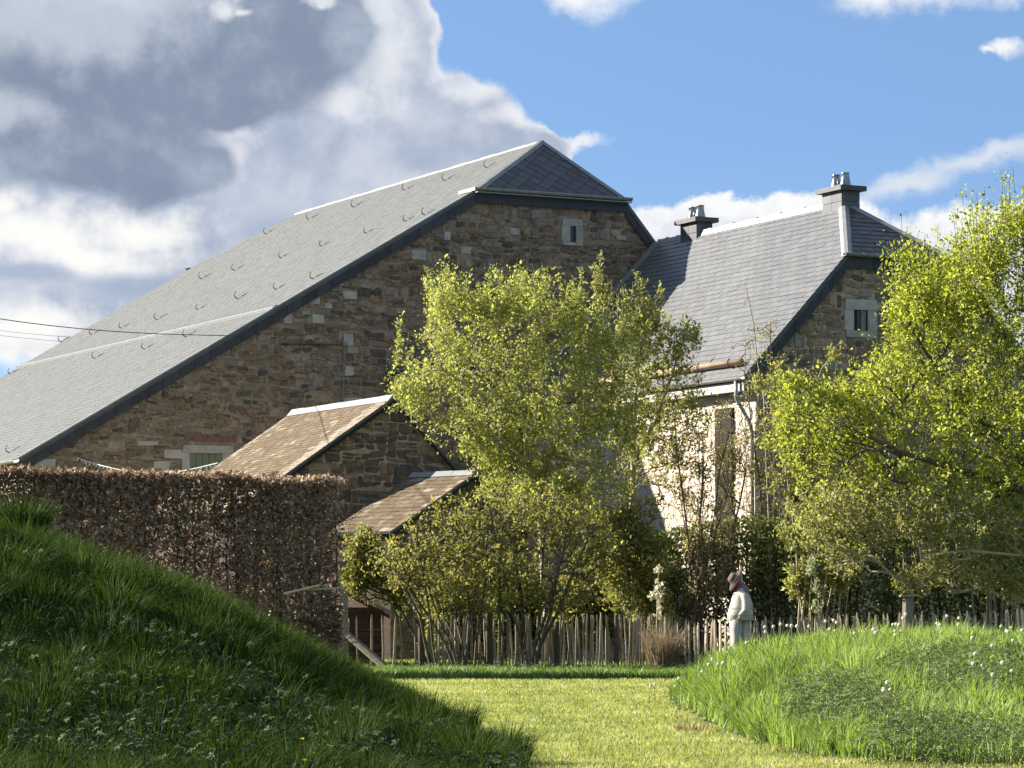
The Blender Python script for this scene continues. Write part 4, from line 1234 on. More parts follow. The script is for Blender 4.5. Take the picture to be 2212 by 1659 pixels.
def weeds(name, fn, n, box, density, sizes, mat, seed, hgt=(.05, .2), minz=.03, lobes=5, pw=1.8, mask=None, **tg):
    rg = np.random.default_rng(seed)
    x, y = scatter(n, *box, rg, pw); z = fn(x, y)
    ok = (z > minz) & in_view(x, y, z) & (rg.random(n) < np.clip(density(x, y), 0, 1))
    if mask is not None: ok &= mask(x, y, z)
    x, y, z = x[ok], y[ok], z[ok]; k = len(x)
    nr = np.stack([rg.normal(.1, .4, k), rg.normal(-.35, .4, k), np.ones(k)], 1); nr /= np.linalg.norm(nr, axis=1, keepdims=True)
    Vv, Fc, s = lobed(np.stack([x, y, z + rg.uniform(*hgt, k)], 1), rg.uniform(*sizes, k), nr, rg, lobes)
    return bulk(name, Vv, Fc, mat, s, origin=(0, 0, 0), kind='stuff', **tg)


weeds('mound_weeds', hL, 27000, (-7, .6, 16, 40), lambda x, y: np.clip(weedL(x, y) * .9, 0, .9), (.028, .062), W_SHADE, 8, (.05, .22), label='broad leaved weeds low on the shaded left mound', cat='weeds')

# ---- grass, vetch and plants on the right mound
dk = lambda x, y: np.maximum(1 - ((x - 2.95) / .62) ** 2 - ((y - 27.6) / 2.6) ** 2, np.maximum(1 - ((x - 3.55) / .9) ** 2 - ((y - 24.4) / 1.5) ** 2, 1 - ((x - 4.4) / .9) ** 2 - ((y - 29.5) / 2.2) ** 2)) + .35 * vnoise(x, y, 1.7, 3)
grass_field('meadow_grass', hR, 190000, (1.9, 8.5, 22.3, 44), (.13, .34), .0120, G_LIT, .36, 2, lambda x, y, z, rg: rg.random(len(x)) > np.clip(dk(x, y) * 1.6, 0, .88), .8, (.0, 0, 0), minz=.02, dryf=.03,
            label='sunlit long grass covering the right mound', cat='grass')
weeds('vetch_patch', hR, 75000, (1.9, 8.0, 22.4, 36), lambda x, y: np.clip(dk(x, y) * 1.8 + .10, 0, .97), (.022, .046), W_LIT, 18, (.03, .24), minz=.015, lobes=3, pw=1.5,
      label='dark leafy vetch patches on the right mound among grass', cat='ground cover')

def dock(px, py, d, label, n=16, L=.42):
    q = at(px, py, d); z = float(hR(q.x, d)); root = empty('dock_plant', (q.x, d, z), label, 'plant', 'leafy dock plants on the right mound')
    R2 = random.Random(int(px))
    for i in range(n):
        a = 2 * math.pi * i / n + R2.uniform(-.2, .2); ll = L * R2.uniform(.65, 1.1); w = ll * .13; el = R2.uniform(.55, 1.15)
        dr = Vector((math.cos(a), math.sin(a), 0)); sd = Vector((-dr.y, dr.x, 0)); ct = []
        for k in range(5):
            t = k / 4; ct.append(Vector((q.x, d, z)) + dr * ll * (t * math.cos(el) + .25 * t * t) + Z * ll * (t * math.sin(el) - .55 * t * t * math.sin(el)))
        ws = [.25, .8, 1.0, .75, .05]; vs = []
        for c_, w_ in zip(ct, ws): vs += [c_ - sd * w * w_ + Z * w * .3 * w_, c_, c_ + sd * w * w_ + Z * w * .3 * w_]
        fs = []
        for k in range(4): fs += [(3 * k, 3 * k + 1, 3 * k + 4, 3 * k + 3), (3 * k + 1, 3 * k + 2, 3 * k + 5, 3 * k + 4)]
        mb = MB(); mb.add(vs, fs, 0, R2.random()); build('leaf', mb, DOCK, root)
dock(1975, 1590, 25.3, 'large dark strap leaved dock plant low on the right mound')
dock(1735, 1370, 35.5, 'green leafy plant on the left crest of the right mound', 12, .34)
dock(2050, 1530, 27.5, 'smaller dock plant above the large one on the right mound', 10, .26)

# ---- dandelion clocks: one of them, then copies
def mk_clock():
    r = empty('dandelion_clock', (0, 0, 0), 'x', 'flower')
    mb = MB(); mb.tube([(0, 0, 0), (.006, 0, .11), (0, .004, .22)], [.0042, .0036, .003], 4); build('stalk', mb, STALK, r)
    mb = MB(); rad = .018
    for i in range(46):
        zz = 1 - 2 * (i + .5) / 46; rr = math.sqrt(1 - zz * zz); w = i * 2.39996
        d = Vector((rr * math.cos(w), rr * math.sin(w), zz)); s = d.orthogonal().normalized() * .0055; t = d.cross(s)
        c = Vector((0, .004, .235)); e = c + d * rad
        mb.add([c + d * .004, e - s + t * .6, e + s + t * .6, e - t * 1.2], [(1, 2, 3), (0, 1, 2), (0, 2, 3)], 0, random.random())
    build('seed_head', mb, SEED, r)
    return r
CLOCKS = [(1660, 1340), (1672, 1336), (1684, 1337), (1700, 1346), (1648, 1364), (1711, 1350), (1706, 1352), (1782, 1341), (1796, 1339), (1806, 1344), (1792, 1360), (1803, 1362), (1865, 1363), (1885, 1359),
          (1925, 1348), (1934, 1348), (1944, 1349), (1936, 1364), (1950, 1363), (1949, 1326), (1958, 1334), (1935, 1372), (2023, 1346), (2034, 1350), (2067, 1331), (2066, 1348), (2078, 1373),
          (2160, 1352), (2165, 1362), (2175, 1364), (2182, 1355), (2203, 1361), (2193, 1384), (1572, 1410), (1537, 1424), (1528, 1437), (1553, 1436), (1566, 1432), (1517, 1450), (1467, 1463), (1458, 1481),
          (1402, 1480), (1414, 1477), (1916, 1474), (1912, 1488), (1926, 1490), (1904, 1492), (2108, 1412), (2095, 1433), (2120, 1437), (2170, 1432), (2185, 1450), (2205, 1440), (2150, 1457),
          (2047, 1330), (1722, 1352), (1742, 1352), (1846, 1368), (1888, 1366), (2100, 1378), (2140, 1395), (1612, 1388)]
clock = mk_clock()
ORD = 'leftmost second third fourth fifth sixth seventh eighth ninth tenth eleventh twelfth thirteenth fourteenth fifteenth sixteenth'.split()
def zone(px, py):
    if px < 1600: return 'on the right mound edge by the lawn'
    if py > 1392: return 'in grass on the right mound face'
    if px < 1760: return 'on mound crest beside the scarecrow'
    if px < 1898: return 'on mound crest left of thick post'
    if px < 1962: return 'on mound crest below thick post'
    return 'on mound crest right of thick post'
def clock_label(px, py):
    z = zone(px, py); row = sorted(c for c in CLOCKS if zone(*c) == z); i = row.index((px, py))
    w = 'leftmost' if i == 0 else 'rightmost' if i == len(row) - 1 else ORD[i] + ' from left'
    return 'white dandelion clock, ' + w + ' ' + z
def ground_hit(px, py, fn, y0, y1, off):
    """distance at which the sight line reaches the surface fn + off"""
    r = ray(px, py); prev = None
    for i in range(400):
        y = y0 + (y1 - y0) * i / 399; t = y / r.y; x = r.x * t; z = CAMH + r.z * t
        if z <= float(fn(x, y)) + off: return x, y
    return None
first = True
for (px, py) in CLOCKS:
    h = random.uniform(.75, 1.25)
    g = ground_hit(px, py, hR, 22, 42, .235 * h)
    if g is None:
        d = random.uniform(35, 37.5); q = at(px, py, d); x, y = q.x, d
        h = max(.5, (q.z - float(hR(x, y))) / .235)
        if h > 1.75: h = 1.75
    else: x, y = g
    z = float(hR(x, y))
    if first: r = clock; first = False; kids = list(r.children)
    else:
        r = clock.copy(); COL.objects.link(r)
        for ch in kids:
            c = ch.copy(); COL.objects.link(c); c.parent = r; c.matrix_parent_inverse = Matrix.Identity(4)
    r['label'] = clock_label(px, py)
    r['group'] = 'dandelion clocks on the right mound'
    r.location = (x, y, z - .004); r.scale = (1.0, 1.0, h); r.rotation_euler = (random.uniform(-.12, .12), random.uniform(-.12, .12), random.uniform(0, 6))
    for ch in r.children: ch.scale = (1.08, 1.08, 1.0 if ch.name.startswith('stalk') else 1.08 / h)
# buttercups on the left mound
def mk_butter():
    r = empty('yellow_flower', (0, 0, 0), 'x', 'flower')
    mb = MB(); mb.tube([(0, 0, 0), (.004, 0, .14), (0, 0, .27)], .0035, 4); build('stalk', mb, G_SHADE, r)
    mb = MB()
    for i in range(10):
        w = 2 * math.pi * i / 10; d = Vector((math.cos(w), math.sin(w), .25)); s = Vector((-d.y, d.x, 0)) * .009
        c = Vector((0, 0, .27)); mb.add([c, c + d * .016 - s, c + d * .028, c + d * .016 + s], [(0, 1, 2, 3)], 0, random.random())
    build('flower_head', mb, YELLOW, r)
    return r
bt = mk_butter(); kidsb = list(bt.children); first = True
for i, (px, py, lb) in enumerate(((654, 1592, 'yellow dandelion flower, topmost of four on the shaded left mound'), (684, 1606, 'small yellow flower just below the topmost one on the left mound'),
                   (643, 1622, 'small yellow flower low on the shaded left mound, nearer the left'), (649, 1640, 'yellow flower nearest the bottom edge on the left mound'))):
    g = ground_hit(px, py, hL, 16, 40, .27)
    if g is None: continue
    if first: r = bt; first = False
    else:
        r = bt.copy(); COL.objects.link(r)
        for ch in kidsb: c = ch.copy(); COL.objects.link(c); c.parent = r; c.matrix_parent_inverse = Matrix.Identity(4)
    r['label'] = lb; r['group'] = 'yellow flowers on the left mound'; r.location = (g[0], g[1], float(hL(*g))); r.rotation_euler = (.35, 0, i); r.scale = (.62, .62, 1)

# ---- lawn
rg = np.random.default_rng(77)
def lawn_patch(name, n, box, hr, wid, mat, seed, mask=None, pw=1.9, **tg):
    rg = np.random.default_rng(seed); x, y = scatter(n, *box, rg, pw)
    z = np.maximum(hL(x, y), hR(x, y)); ok = (z < .04) & in_view(x, y, np.zeros(n), 30)
    if mask is not None: ok &= mask(x, y, rg)
    x, y = x[ok], y[ok]; k = len(x)
    pat = vnoise(x, y, 1.5, 6) + .6 * vnoise(x, y, 5, 2)
    sh = np.clip(.42 + .22 * pat + .34 * vnoise(x, y, .8, 21) + .12 * np.sin(x * 9 + .4 * y) + rg.normal(0, .2, k), 0, 1)
    Vv, Fc, s = blades_mesh(np.stack([x, y, np.full(k, -.004)], 1), rg.uniform(*hr, k) * (1 + .25 * pat), wid * (.4 + y / 45), rg.normal(0, .55, (k, 3)) * np.array([1, 1, .1]), rg, sh)
    return bulk(name, Vv, Fc, mat, s, origin=(0, 0, 0), kind='stuff', **tg)
lawn_patch('lawn_grass', 140000, (-2.6, 4.4, 21.5, 56), (.022, .05), .0085, G_LAWN, 41, label='short mown sunlit lawn grass between the two mounds', cat='grass')
lawn_patch('fence_grass', 42000, (-5, 10, 54.6, 64.3), (.03, .17), .012, W_SHADE_G, 42, pw=1.2, label='longer green grass strip along the foot of the fence', cat='grass')
lawn_patch('garden_grass', 26000, (-6, 10, 65.2, 74), (.08, .2), .02, G_LIT, 43, mask=lambda x, y, r: ~((x > 3) & (y < 69.5)), pw=1.2, label='green grass seen through the fence pickets', cat='grass')
weeds('lawn_clover', lambda x, y: np.where(np.maximum(hL(x, y), hR(x, y)) < .03, .004, -1), 26000, (-2.4, 4.2, 22, 50), lambda x, y: np.clip(vnoise(x, y, 1.9, 31) * 1.3 - .45, 0, .8), (.012, .026), G_LIT, 55, (.012, .04), minz=0, lobes=3, pw=1.8,
      label='clover patches in the mown lawn', cat='clover')
for i, (px, py, d, nn, lb) in enumerate(((1492, 1572, 30.2, 120, 'small dry straw tuft at the left corner of the right mound'), (2110, 1600, 25.2, 160, 'pale dry grass patch right of the dock plant'))):
    q = at(px, py, d); tuft('dry_grass_tuft', (q.x, d, float(max(0, hR(q.x, d))) - .01), nn, .15, .14, G_DRY, .007, 400 + i, 1.3, label=lb, cat='grass tuft')
# daisies in the fence strip
rg = np.random.default_rng(9); n = 260
x = rg.uniform(-2.4, 4.3, n); y = rg.uniform(56.5, 63.5, n); pos = np.stack([x, y, rg.uniform(.08, .2, n)], 1)
Vv, Fc, s = lobed(pos, rg.uniform(.012, .022, n), np.tile([[0, -.5, .85]], (n, 1)), rg, 5)
bulk('daisies', Vv, Fc, SEED, s, origin=(0, 0, 0), kind='stuff', label='tiny white daisies in the grass strip along the fence', cat='daisies')

# ================================================================== fence
FY = 64.6
STEP = lambda t: 2.3 if t < .22 else .60
def fence(xa, xb, label, step, hz, hjit, wid, dense, mats, seed, ends=None, ya=FY, yb=FY):
    R2 = random.Random(seed)
    A_, B_ = Vector((at(xa, 1440, ya).x, ya, 0)), Vector((at(xb, 1440, yb).x, yb, 0))
    D = B_ - A_; L = D.length; D.normalize(); N = Vector((D.y, -D.x, 0))
    root = empty('paling_fence', A_, label, 'fence')
    a = 0; i = 0
    while a < L:
        h = (hz(a / L) if callable(hz) else hz) + R2.uniform(-hjit, hjit); w = wid * R2.uniform(.7, 1.35); t = w * R2.uniform(.55, .8)
        p = A_ + D * a; lean = D * R2.gauss(0, .045) + N * R2.gauss(0, .03); bow = D * R2.gauss(0, .012)
        ds = D.copy(); mb = MB(); rings = []
        for (zz, s) in ((0, 1), (.35 * h, 1), (.7 * h, .95), (h - .11, .9), (h, .28)):
            c = p + lean * zz + bow * math.sin(zz / h * 3.1) + Z * zz
            rings.append([c - ds * w / 2 * s - N * t / 2 * s, c + ds * w / 2 * s - N * t / 2 * s, c + ds * w * .35 * s + N * t / 2 * s, c - ds * w * .4 * s + N * t / 2 * s])
        mb.rings(rings); build('picket', mb, mats, root, origin=p + Z * h / 2)
        a += step * (STEP(a / L) if dense > 1 else 1) * R2.uniform(.75, 1.3) * (1 if R2.random() > .06 else 1.5); i += 1
    for hh in (.32, .82):
        m1 = MB()
        for sg in (-1, 1): m1.tube([A_ + D * (L * k / 30) + N * (.022 * sg * (1 if k % 2 else -1)) + Z * (hh + .01 * math.sin(k)) for k in range(31)], .004, 3)
        build('wire', m1, IRON, root)
    return root, A_, D, N
fr, FA, FD, FN = fence(752, 1436, 'weathered chestnut paling fence run behind the leafy multi-stemmed shrub', .095, lambda t: 1.10 + .06 * t, .05, .040, 2, WOODG, 51)
def fpost(root, px, ztop, r, d, name='post', mat=WOODP, cap=False, lean=0.0):
    q = at(px, 1440, d); mb = MB()
    rings = [[Vector((q.x + lean * zz + math.cos(2 * math.pi * i / 9) * r * s * (1 + .12 * math.sin(3 * i)), d + math.sin(2 * math.pi * i / 9) * r * s, zz)) for i in range(9)] for zz, s in ((0, 1.05), (.4, 1), (ztop * .7, .97), (ztop, .9))]
    mb.rings(rings); o = build(name, mb, mat, root)
    if cap:
        mb = MB(); mb.box(Vector((q.x + lean * ztop, d, ztop + .02)), ((1, 0, .06), (0, 1, 0), (0, 0, 1)), (r * 1.35, r * 1.35, .018)); build('post_cap', mb, WOODG, root)
    return o
for px, zt, r in ((910, 1.05, .075), (1056, 1.2, .085), (1203, 1.0, .06), (1332, 1.15, .055)): fpost(fr, px, zt, r, FY - .1, mat=BARK)
f2, *_ = fence(1446, 1652, 'sparser grey paling fence run behind the scarecrow', .125, 1.03, .05, .050, 1, WOODG, 52, ya=FY - .4, yb=62.4)
fpost(f2, 1440, 1.1, .06, FY - .5)
f3, *_ = fence(1655, 2262, 'sunlit grey paling fence run behind the right mound', .115, lambda t: 1.10 + .12 * t, .06, .056, 1, WOODG, 53, ya=62.0, yb=60.0)
fpost(f3, 1958, 1.50, .12, 60.8, cap=True, lean=.03)
fence(2120, 2300, 'taller paling fence run at the far right behind the lower pickets', .10, 1.62, .09, .055, 1, WOODP, 54, ya=FY + 1.6, yb=FY + 1.2)

gp = empty('gate_post', at(742, 1443, 64.2), 'grey weathered gate post with a diagonal timber brace by the mound', 'post')
q = at(742, 1443, 64.2); zt = at(742, 1277, 64.2).z
mb = MB(); mb.prism([Vector((q.x - .085, 64.1, 0)), Vector((q.x + .095, 64.1, 0)), Vector((q.x + .085, 64.1, zt)), Vector((q.x - .07, 64.1, zt - .05))], Vector((0, .16, 0))); build('post', mb, WOODP, gp)
mb = MB(); mb.prism([Vector((q.x - .20, 64.3, 0)), Vector((q.x - .13, 64.3, 0)), Vector((q.x - .12, 64.3, zt - .3)), Vector((q.x - .19, 64.3, zt - .3))], Vector((0, .12, 0))); build('side_post', mb, WOODB, gp)
a, b_ = at(752, 1372, 64.05), at(838, 1446, 63.7)
mb = MB(); mb.tube([a, b_], [.075, .085], 7); build('brace', mb, WOODP, gp)

# ================================================================== scarecrow
TROUS = pmat('striped_grey_cloth', [(.20, .20, .20), (.34, .335, .32), (.52, .50, .46)], scale=9, rough=.95, bump=.3, spec=.1, stretch=(3, 3, .25))
def scarecrow():
    D0 = 60.0
    q = lambda x, y, dy=0.0: at(x, y, D0 + dy)
    base = q(1597, 1440); base.z = 0
    root = empty('scarecrow', (base.x, D0, 0), 'scarecrow in a cream jacket and brown hat tied to a pole before the fence', 'scarecrow')
    def ell(cx, cy, cz, rx, ry, n=14, tilt=0.0, wob=0.0):
        return [Vector((cx + rx * math.cos(2 * math.pi * i / n) * (1 + wob * math.sin(2.6 * i + 40 * cz) + wob * .5 * math.sin(5.1 * i - 23 * cz)), cy + ry * math.sin(2 * math.pi * i / n), cz + tilt * math.cos(2 * math.pi * i / n))) for i in range(n)]
    k = 1 / (F / D0)
    def X_(px): return (px - CX) * k
    def Z_(py): return CAMH + (HY - py) * k
    mb = MB(); mb.tube([Vector((X_(1607), D0 + .14, 0)), Vector((X_(1600), D0 + .12, Z_(1222)))], .028, 8); build('pole', mb, WOODG, root)
    # trousers: two tapering legs from one waist
    mb = MB()
    for dx, dy in ((-.085, -.06), (.085, .06)):
        cx = X_(1597) + dx; mb.rings([ell(cx + o, D0 + dy, z, rx, ry, 20, 0, .10) for z, rx, ry, o in ((.04, .082, .10, -.01), (.16, .088, .10, -.014), (.25, .074, .09, -.012), (.40, .082, .095, -.006), (.55, .088, .10, -.005), (.70, .095, .11, 0), (.85, .11, .12, 0), (1.05, .125, .13, 0))])
    build('trousers', mb, TROUS, root, smooth=True)
    for dx, dy in ((-.085, -.06), (.085, .06)):
        cx = X_(1597) + dx; mb = MB(); mb.rings([ell(cx - .05, D0 + dy, z, rx, ry, 10) for z, rx, ry in ((0, .14, .06), (.05, .145, .062), (.09, .09, .055))]); build('boot', mb, HATB, root, smooth=True)
    # jacket, flared towards the front hem, sleeves grown from the same mesh
    mb = MB()
    prof = ((1340, 1569, 1627, .20), (1325, 1571, 1626, .20), (1305, 1576, 1625, .205), (1290, 1581, 1620, .215), (1280, 1585, 1614, .21), (1272, 1590, 1608, .15), (1268, 1593, 1604, .08))
    mb.rings([ell((X_(a) + X_(b)) / 2, D0, Z_(y), (X_(b) - X_(a)) / 2, ry, 26, 0, .055) for y, a, b, ry in prof])
    for sy in (-1, 1):
        pts = [(1603, 1281), (1608, 1298), (1607, 1316), (1597, 1328)]
        mb.rings([[Vector((X_(x) + .075 * w * math.cos(2 * math.pi * i / 10), D0 + sy * (.20 + .05 * j) + .075 * w * math.sin(2 * math.pi * i / 10), Z_(y))) for i in range(10)] for j, ((x, y), w) in enumerate(zip(pts, (1.1, 1.05, .95, .8)))])
    build('jacket', mb, CREAM, root, smooth=True)
    for sy in (-1, 1):                       # stuffed glove: palm, four fingers, thumb
        c = Vector((X_(1594), D0 + sy * .35, Z_(1332))); mb = MB()
        mb.rings([[c + Vector((.032 * w * math.cos(2 * math.pi * i / 8), .018 * w * math.sin(2 * math.pi * i / 8), zz)) for i in range(8)] for zz, w in ((.02, .8), (-.03, 1.1), (-.075, 1.0))])
        for f in range(4):
            x = -.024 + .016 * f; L = (.055, .066, .062, .048)[f]
            mb.tube([c + Vector((x, 0, -.07)), c + Vector((x * 1.1 - .005, -.004, -.07 - L * .55)), c + Vector((x * 1.1 - .018, -.006, -.07 - L))], [.0085, .008, .0065], 6)
        mb.tube([c + Vector((-.03, 0, -.02)), c + Vector((-.05, -.004, -.055)), c + Vector((-.052, -.006, -.085))], [.010, .009, .007], 6)
        build('glove', mb, WOODG, root, smooth=True)
    mb = MB()
    for py in (1314, 1330):
        t = (py - 1309) / 31
        mb.rings([ell(X_(1599.5) + .002, D0, Z_(py) + dz, .268 + .012 * t, .212, 18) for dz in (-.005, .005)], caps=False)
    build('rope', mb, WOODG, root)
    mb = MB(); mb.rings([ell(X_(x), D0, Z_(y), rx, ry, 14, .03) for y, x, rx, ry in ((1283, 1600, .17, .19), (1276, 1601, .155, .17), (1270, 1600, .125, .13), (1265, 1598, .085, .09))]); build('collar', mb, GREYC, root, smooth=True)
    mb = MB(); mb.rings([ell(X_(x), D0 - .0, Z_(y), rx, ry, 12, .02) for y, x, rx, ry in ((1277, 1593, .075, .09), (1271, 1592, .085, .10), (1264, 1593, .08, .09), (1260, 1594, .06, .07))]); build('scarf', mb, RED, root, smooth=True)
    # head, bowed to the left
    hc = Vector((X_(1592), D0, Z_(1257))); mb = MB()
    mb.rings([[hc + Vector((.088 * math.cos(t) * math.cos(w) - .02, .082 * math.cos(t) * math.sin(w), .11 * math.sin(t))) for w in [2 * math.pi * i / 14 for i in range(14)]] for t in [math.radians(-80 + 20 * j) for j in range(9)]])
    hd = build('head', mb, GREYC, root, smooth=True)
    mb = MB(); mb.tube([hc + Vector((-.10, 0, -.01)), hc + Vector((-.13, 0, -.02))], [.02, .012], 6); build('nose', mb, GREYC, hd)
    for sy in (-1, 1): mb = MB(); mb.tube([hc + Vector((-.093, .035 * sy, .02)), hc + Vector((-.105, .035 * sy, .02))], .013, 8); build('eye', mb, DARK, hd)
    mb = MB(); mb.tube([hc + Vector((-.09, -.04, -.055)), hc + Vector((-.10, 0, -.062)), hc + Vector((-.09, .04, -.055))], .006, 5); build('mouth', mb, RED, hd)
    # felt hat tipped down at the front
    ax = Vector((-.86, -.22, .46)).normalized(); e1 = ax.cross(Vector((0, 0, 1))).normalized(); e2 = ax.cross(e1)
    c = hc + ax * .045 + Z * .02
    ring = lambda h, rx, ry: [c + ax * h + (e2 * math.cos(2 * math.pi * i / 18) * rx + e1 * math.sin(2 * math.pi * i / 18) * ry) for i in range(18)]
    mb = MB(); mb.rings([ring(-.015, .24, .21), ring(-.005, .245, .215), ring(.012, .125, .115), ring(.09, .108, .10), ring(.13, .082, .08), ring(.112, .03, .03)]); ht = build('hat', mb, HATB, root, smooth=True)
    mb = MB(); mb.rings([ring(.026, .124, .113), ring(.05, .119, .109)], caps=False); build('hat_band', mb, CREAM, ht)
    mb = MB()
    for i in range(14):
        p = c + e2 * .12 + ax * .03; mb.tube([p, p + Vector((random.uniform(-.03, .10), random.uniform(-.05, .05), random.uniform(-.02, .05)))], .007, 4)
    build('straw', mb, G_DRY, ht)
scarecrow()

# ================================================================== trees, shrubs and hedges
def grow(stems, tips, rg, pull=.35, seg=.16, wob=.05, droop=0.0):
    """stems: polylines; every tip is joined to the nearest part of the skeleton by a bent path"""
    N = []; PA = []
    for st in stems:
        prev = -1
        if isinstance(st, tuple): st, prev = st[0], st[1]
        for p in st:
            N.append(np.array(p, float)); PA.append(prev); prev = len(N) - 1
    cap = len(N) + len(tips) * 14
    P = np.zeros((cap, 3)); n = len(N); P[:n] = np.array(N); PA = PA + [0] * (cap - n)
    C = np.zeros(cap); C[:n] = .0
    depth = np.zeros(cap)
    base = P[:n].copy()
    dmin = np.array([np.min(np.linalg.norm(base - t, axis=1)) for t in tips])
    ends = []
    for ti in np.argsort(dmin):
        t = tips[ti]
        d = P[:n] - t
        cost = np.sqrt((d * d).sum(1)) + 1.3 * np.maximum(0, P[:n, 2] - t[2] + .12) + .05 * depth[:n]
        j = int(np.argmin(cost)); a = P[j]
        L = np.linalg.norm(t - a)
        k = max(2, min(12, int(L / seg)))
        pa = PA[j]
        dr = (a - P[pa]) if pa >= 0 else np.array([0, 0, 1.])
        dr = dr / (np.linalg.norm(dr) + 1e-6)
        prev = j
        for i in range(1, k + 1):
            s = i / k
            q = a + (t - a) * s + dr * (pull * L * s * (1 - s)) + np.array([0, 0, .12 * L * s * (1 - s) - droop * L * s * s])
            if i < k: q = q + rg.normal(0, wob * L / k + .006, 3)
            P[n] = q; PA[n] = prev; depth[n] = depth[j] + L * s; prev = n; n += 1
        ends.append(prev)
    return P[:n], np.array(PA[:n]), np.array(ends)


def radii(P, PA, r_tip, expo, rmax):
    n = len(P); cnt = np.zeros(n); child = np.zeros(n, bool)
    for i in range(n):
        if PA[i] >= 0: child[PA[i]] = True
    cnt[~child] = 1
    for i in range(n - 1, -1, -1):
        if PA[i] >= 0: cnt[PA[i]] += cnt[i] + .02
    return np.minimum(r_tip * cnt ** expo, rmax), cnt


def order_ok(P, PA):
    return all(PA[i] < i for i in range(len(P)))


def gaps(c, seed, amt=.30, s=1.5):
    r = np.random.default_rng(seed + 999); v = np.zeros(len(c))
    for k in range(9):
        d = r.normal(size=3); d *= s * r.uniform(.7, 2.2) / np.linalg.norm(d); v += np.sin(c @ d * 2.2 + r.uniform(0, 6))
    return r.random(len(c)) > np.clip(.5 - v * .28, 0, 1) * amt * 2


def plant(name, label, cat, base, stems, tips, seed, leaf, n_leaf, lsize, lw, bark=None, r_tip=.0045, expo=.42, rmax=.12, pull=.35, wob=.06, up=.2, along=(.25, 1.0), shoots=None,
          cluster=.07, thick=.022, group=None, droop=0.0, crown_name='crown'):
    rg = np.random.default_rng(seed)
    root = empty(name, base, label, cat, group)
    P, PA, ends = grow(stems, tips, rg, pull=pull, wob=wob, droop=droop)
    if shoots is not None:                         # upright young shoots from the outer twigs
        sp, spa = [], []; off = len(P)
        for (tip_i, L, dr) in shoots(P, PA, ends, rg):
            prev = tip_i; k = 5
            for i in range(1, k + 1):
                sp.append(P[tip_i] + np.array(dr) * L * i / k + rg.normal(0, .012, 3)); spa.append(prev); prev = off + len(sp) - 1
        if sp: P = np.concatenate([P, np.array(sp)]); PA = np.concatenate([PA, np.array(spa)])
    r, cnt = radii(P, PA, r_tip, expo, rmax)
    e = np.where(PA >= 0)[0]
    p0, p1, r0, r1 = P[PA[e]], P[e], np.minimum(r[PA[e]], r[e] * 1.7), r[e]
    rootid = np.arange(len(P))
    for i in range(len(P)):
        if PA[i] >= 0: rootid[i] = rootid[PA[i]]
    bark = bark or BARK; big = r1 > thick; rid = rootid[e]
    for k in np.unique(rid):                       # one trunk and one set of branches for every stem that leaves the ground
        q = big & (rid == k)
        if q.any():
            Vv, Fq = edges_mesh(p0[q], p1[q] + (p1[q] - p0[q]) * .04, r0[q], r1[q], 7); bulk('trunk', Vv, Fq, bark, parent=root, smooth=True)
        q = ~big & (rid == k)
        if q.any():
            Vv, Fq = edges_mesh(p0[q], p1[q], r0[q], r1[q], 3); bulk('branches', Vv, Fq, bark, parent=root, kind='stuff')
    if n_leaf:
        w = e[(cnt[e] < 7)]
        j = rg.choice(w, n_leaf); s = rg.random((n_leaf, 1))
        c = P[PA[j]] * (1 - s) + P[j] * s + rg.normal(0, cluster, (n_leaf, 3))
        c = c[gaps(c, seed)]
        dirs = None
        Vv, Fc, sh = leaves_mesh(c, lsize, lw, rg, up)
        bulk(crown_name, Vv, Fc, leaf, sh, parent=root, kind='stuff')
    return root


def blob_tips(n, blobs, depth, dspread, rg, shell=.45, clumps=None, cl_r=.28):
    """blobs: (px, py, rx, ry) outlines in the photo, turned into ellipsoids at their distance"""
    w = np.array([b[2] * b[3] for b in blobs], float); w /= w.sum(); out = []
    k = F / depth
    nc = clumps or n
    cen = []
    for i in rg.choice(len(blobs), nc, p=w):
        px, py, rx, ry = blobs[i]
        v = rg.normal(size=3); v /= np.linalg.norm(v); v *= (shell + (1 - shell) * rg.random()) ** (1 / 1.5)
        c = at(px + v[0] * rx, py - v[2] * ry, depth)
        cen.append([c.x, depth + v[1] * dspread * min(1.0, rx / 160), c.z])
    cen = np.array(cen)
    if clumps:
        idx = rg.integers(0, nc, n); pts = cen[idx] + rg.normal(0, cl_r, (n, 3))
        return pts
    return cen


def px3(lst, d0, rg=None, dj=0.0):
    out = []
    for i, t in enumerate(lst):
        d = t[2] if len(t) > 2 else d0
        p = at(t[0], t[1], d); out.append((p.x, p.y, p.z))
    return out


rg = np.random.default_rng(101)
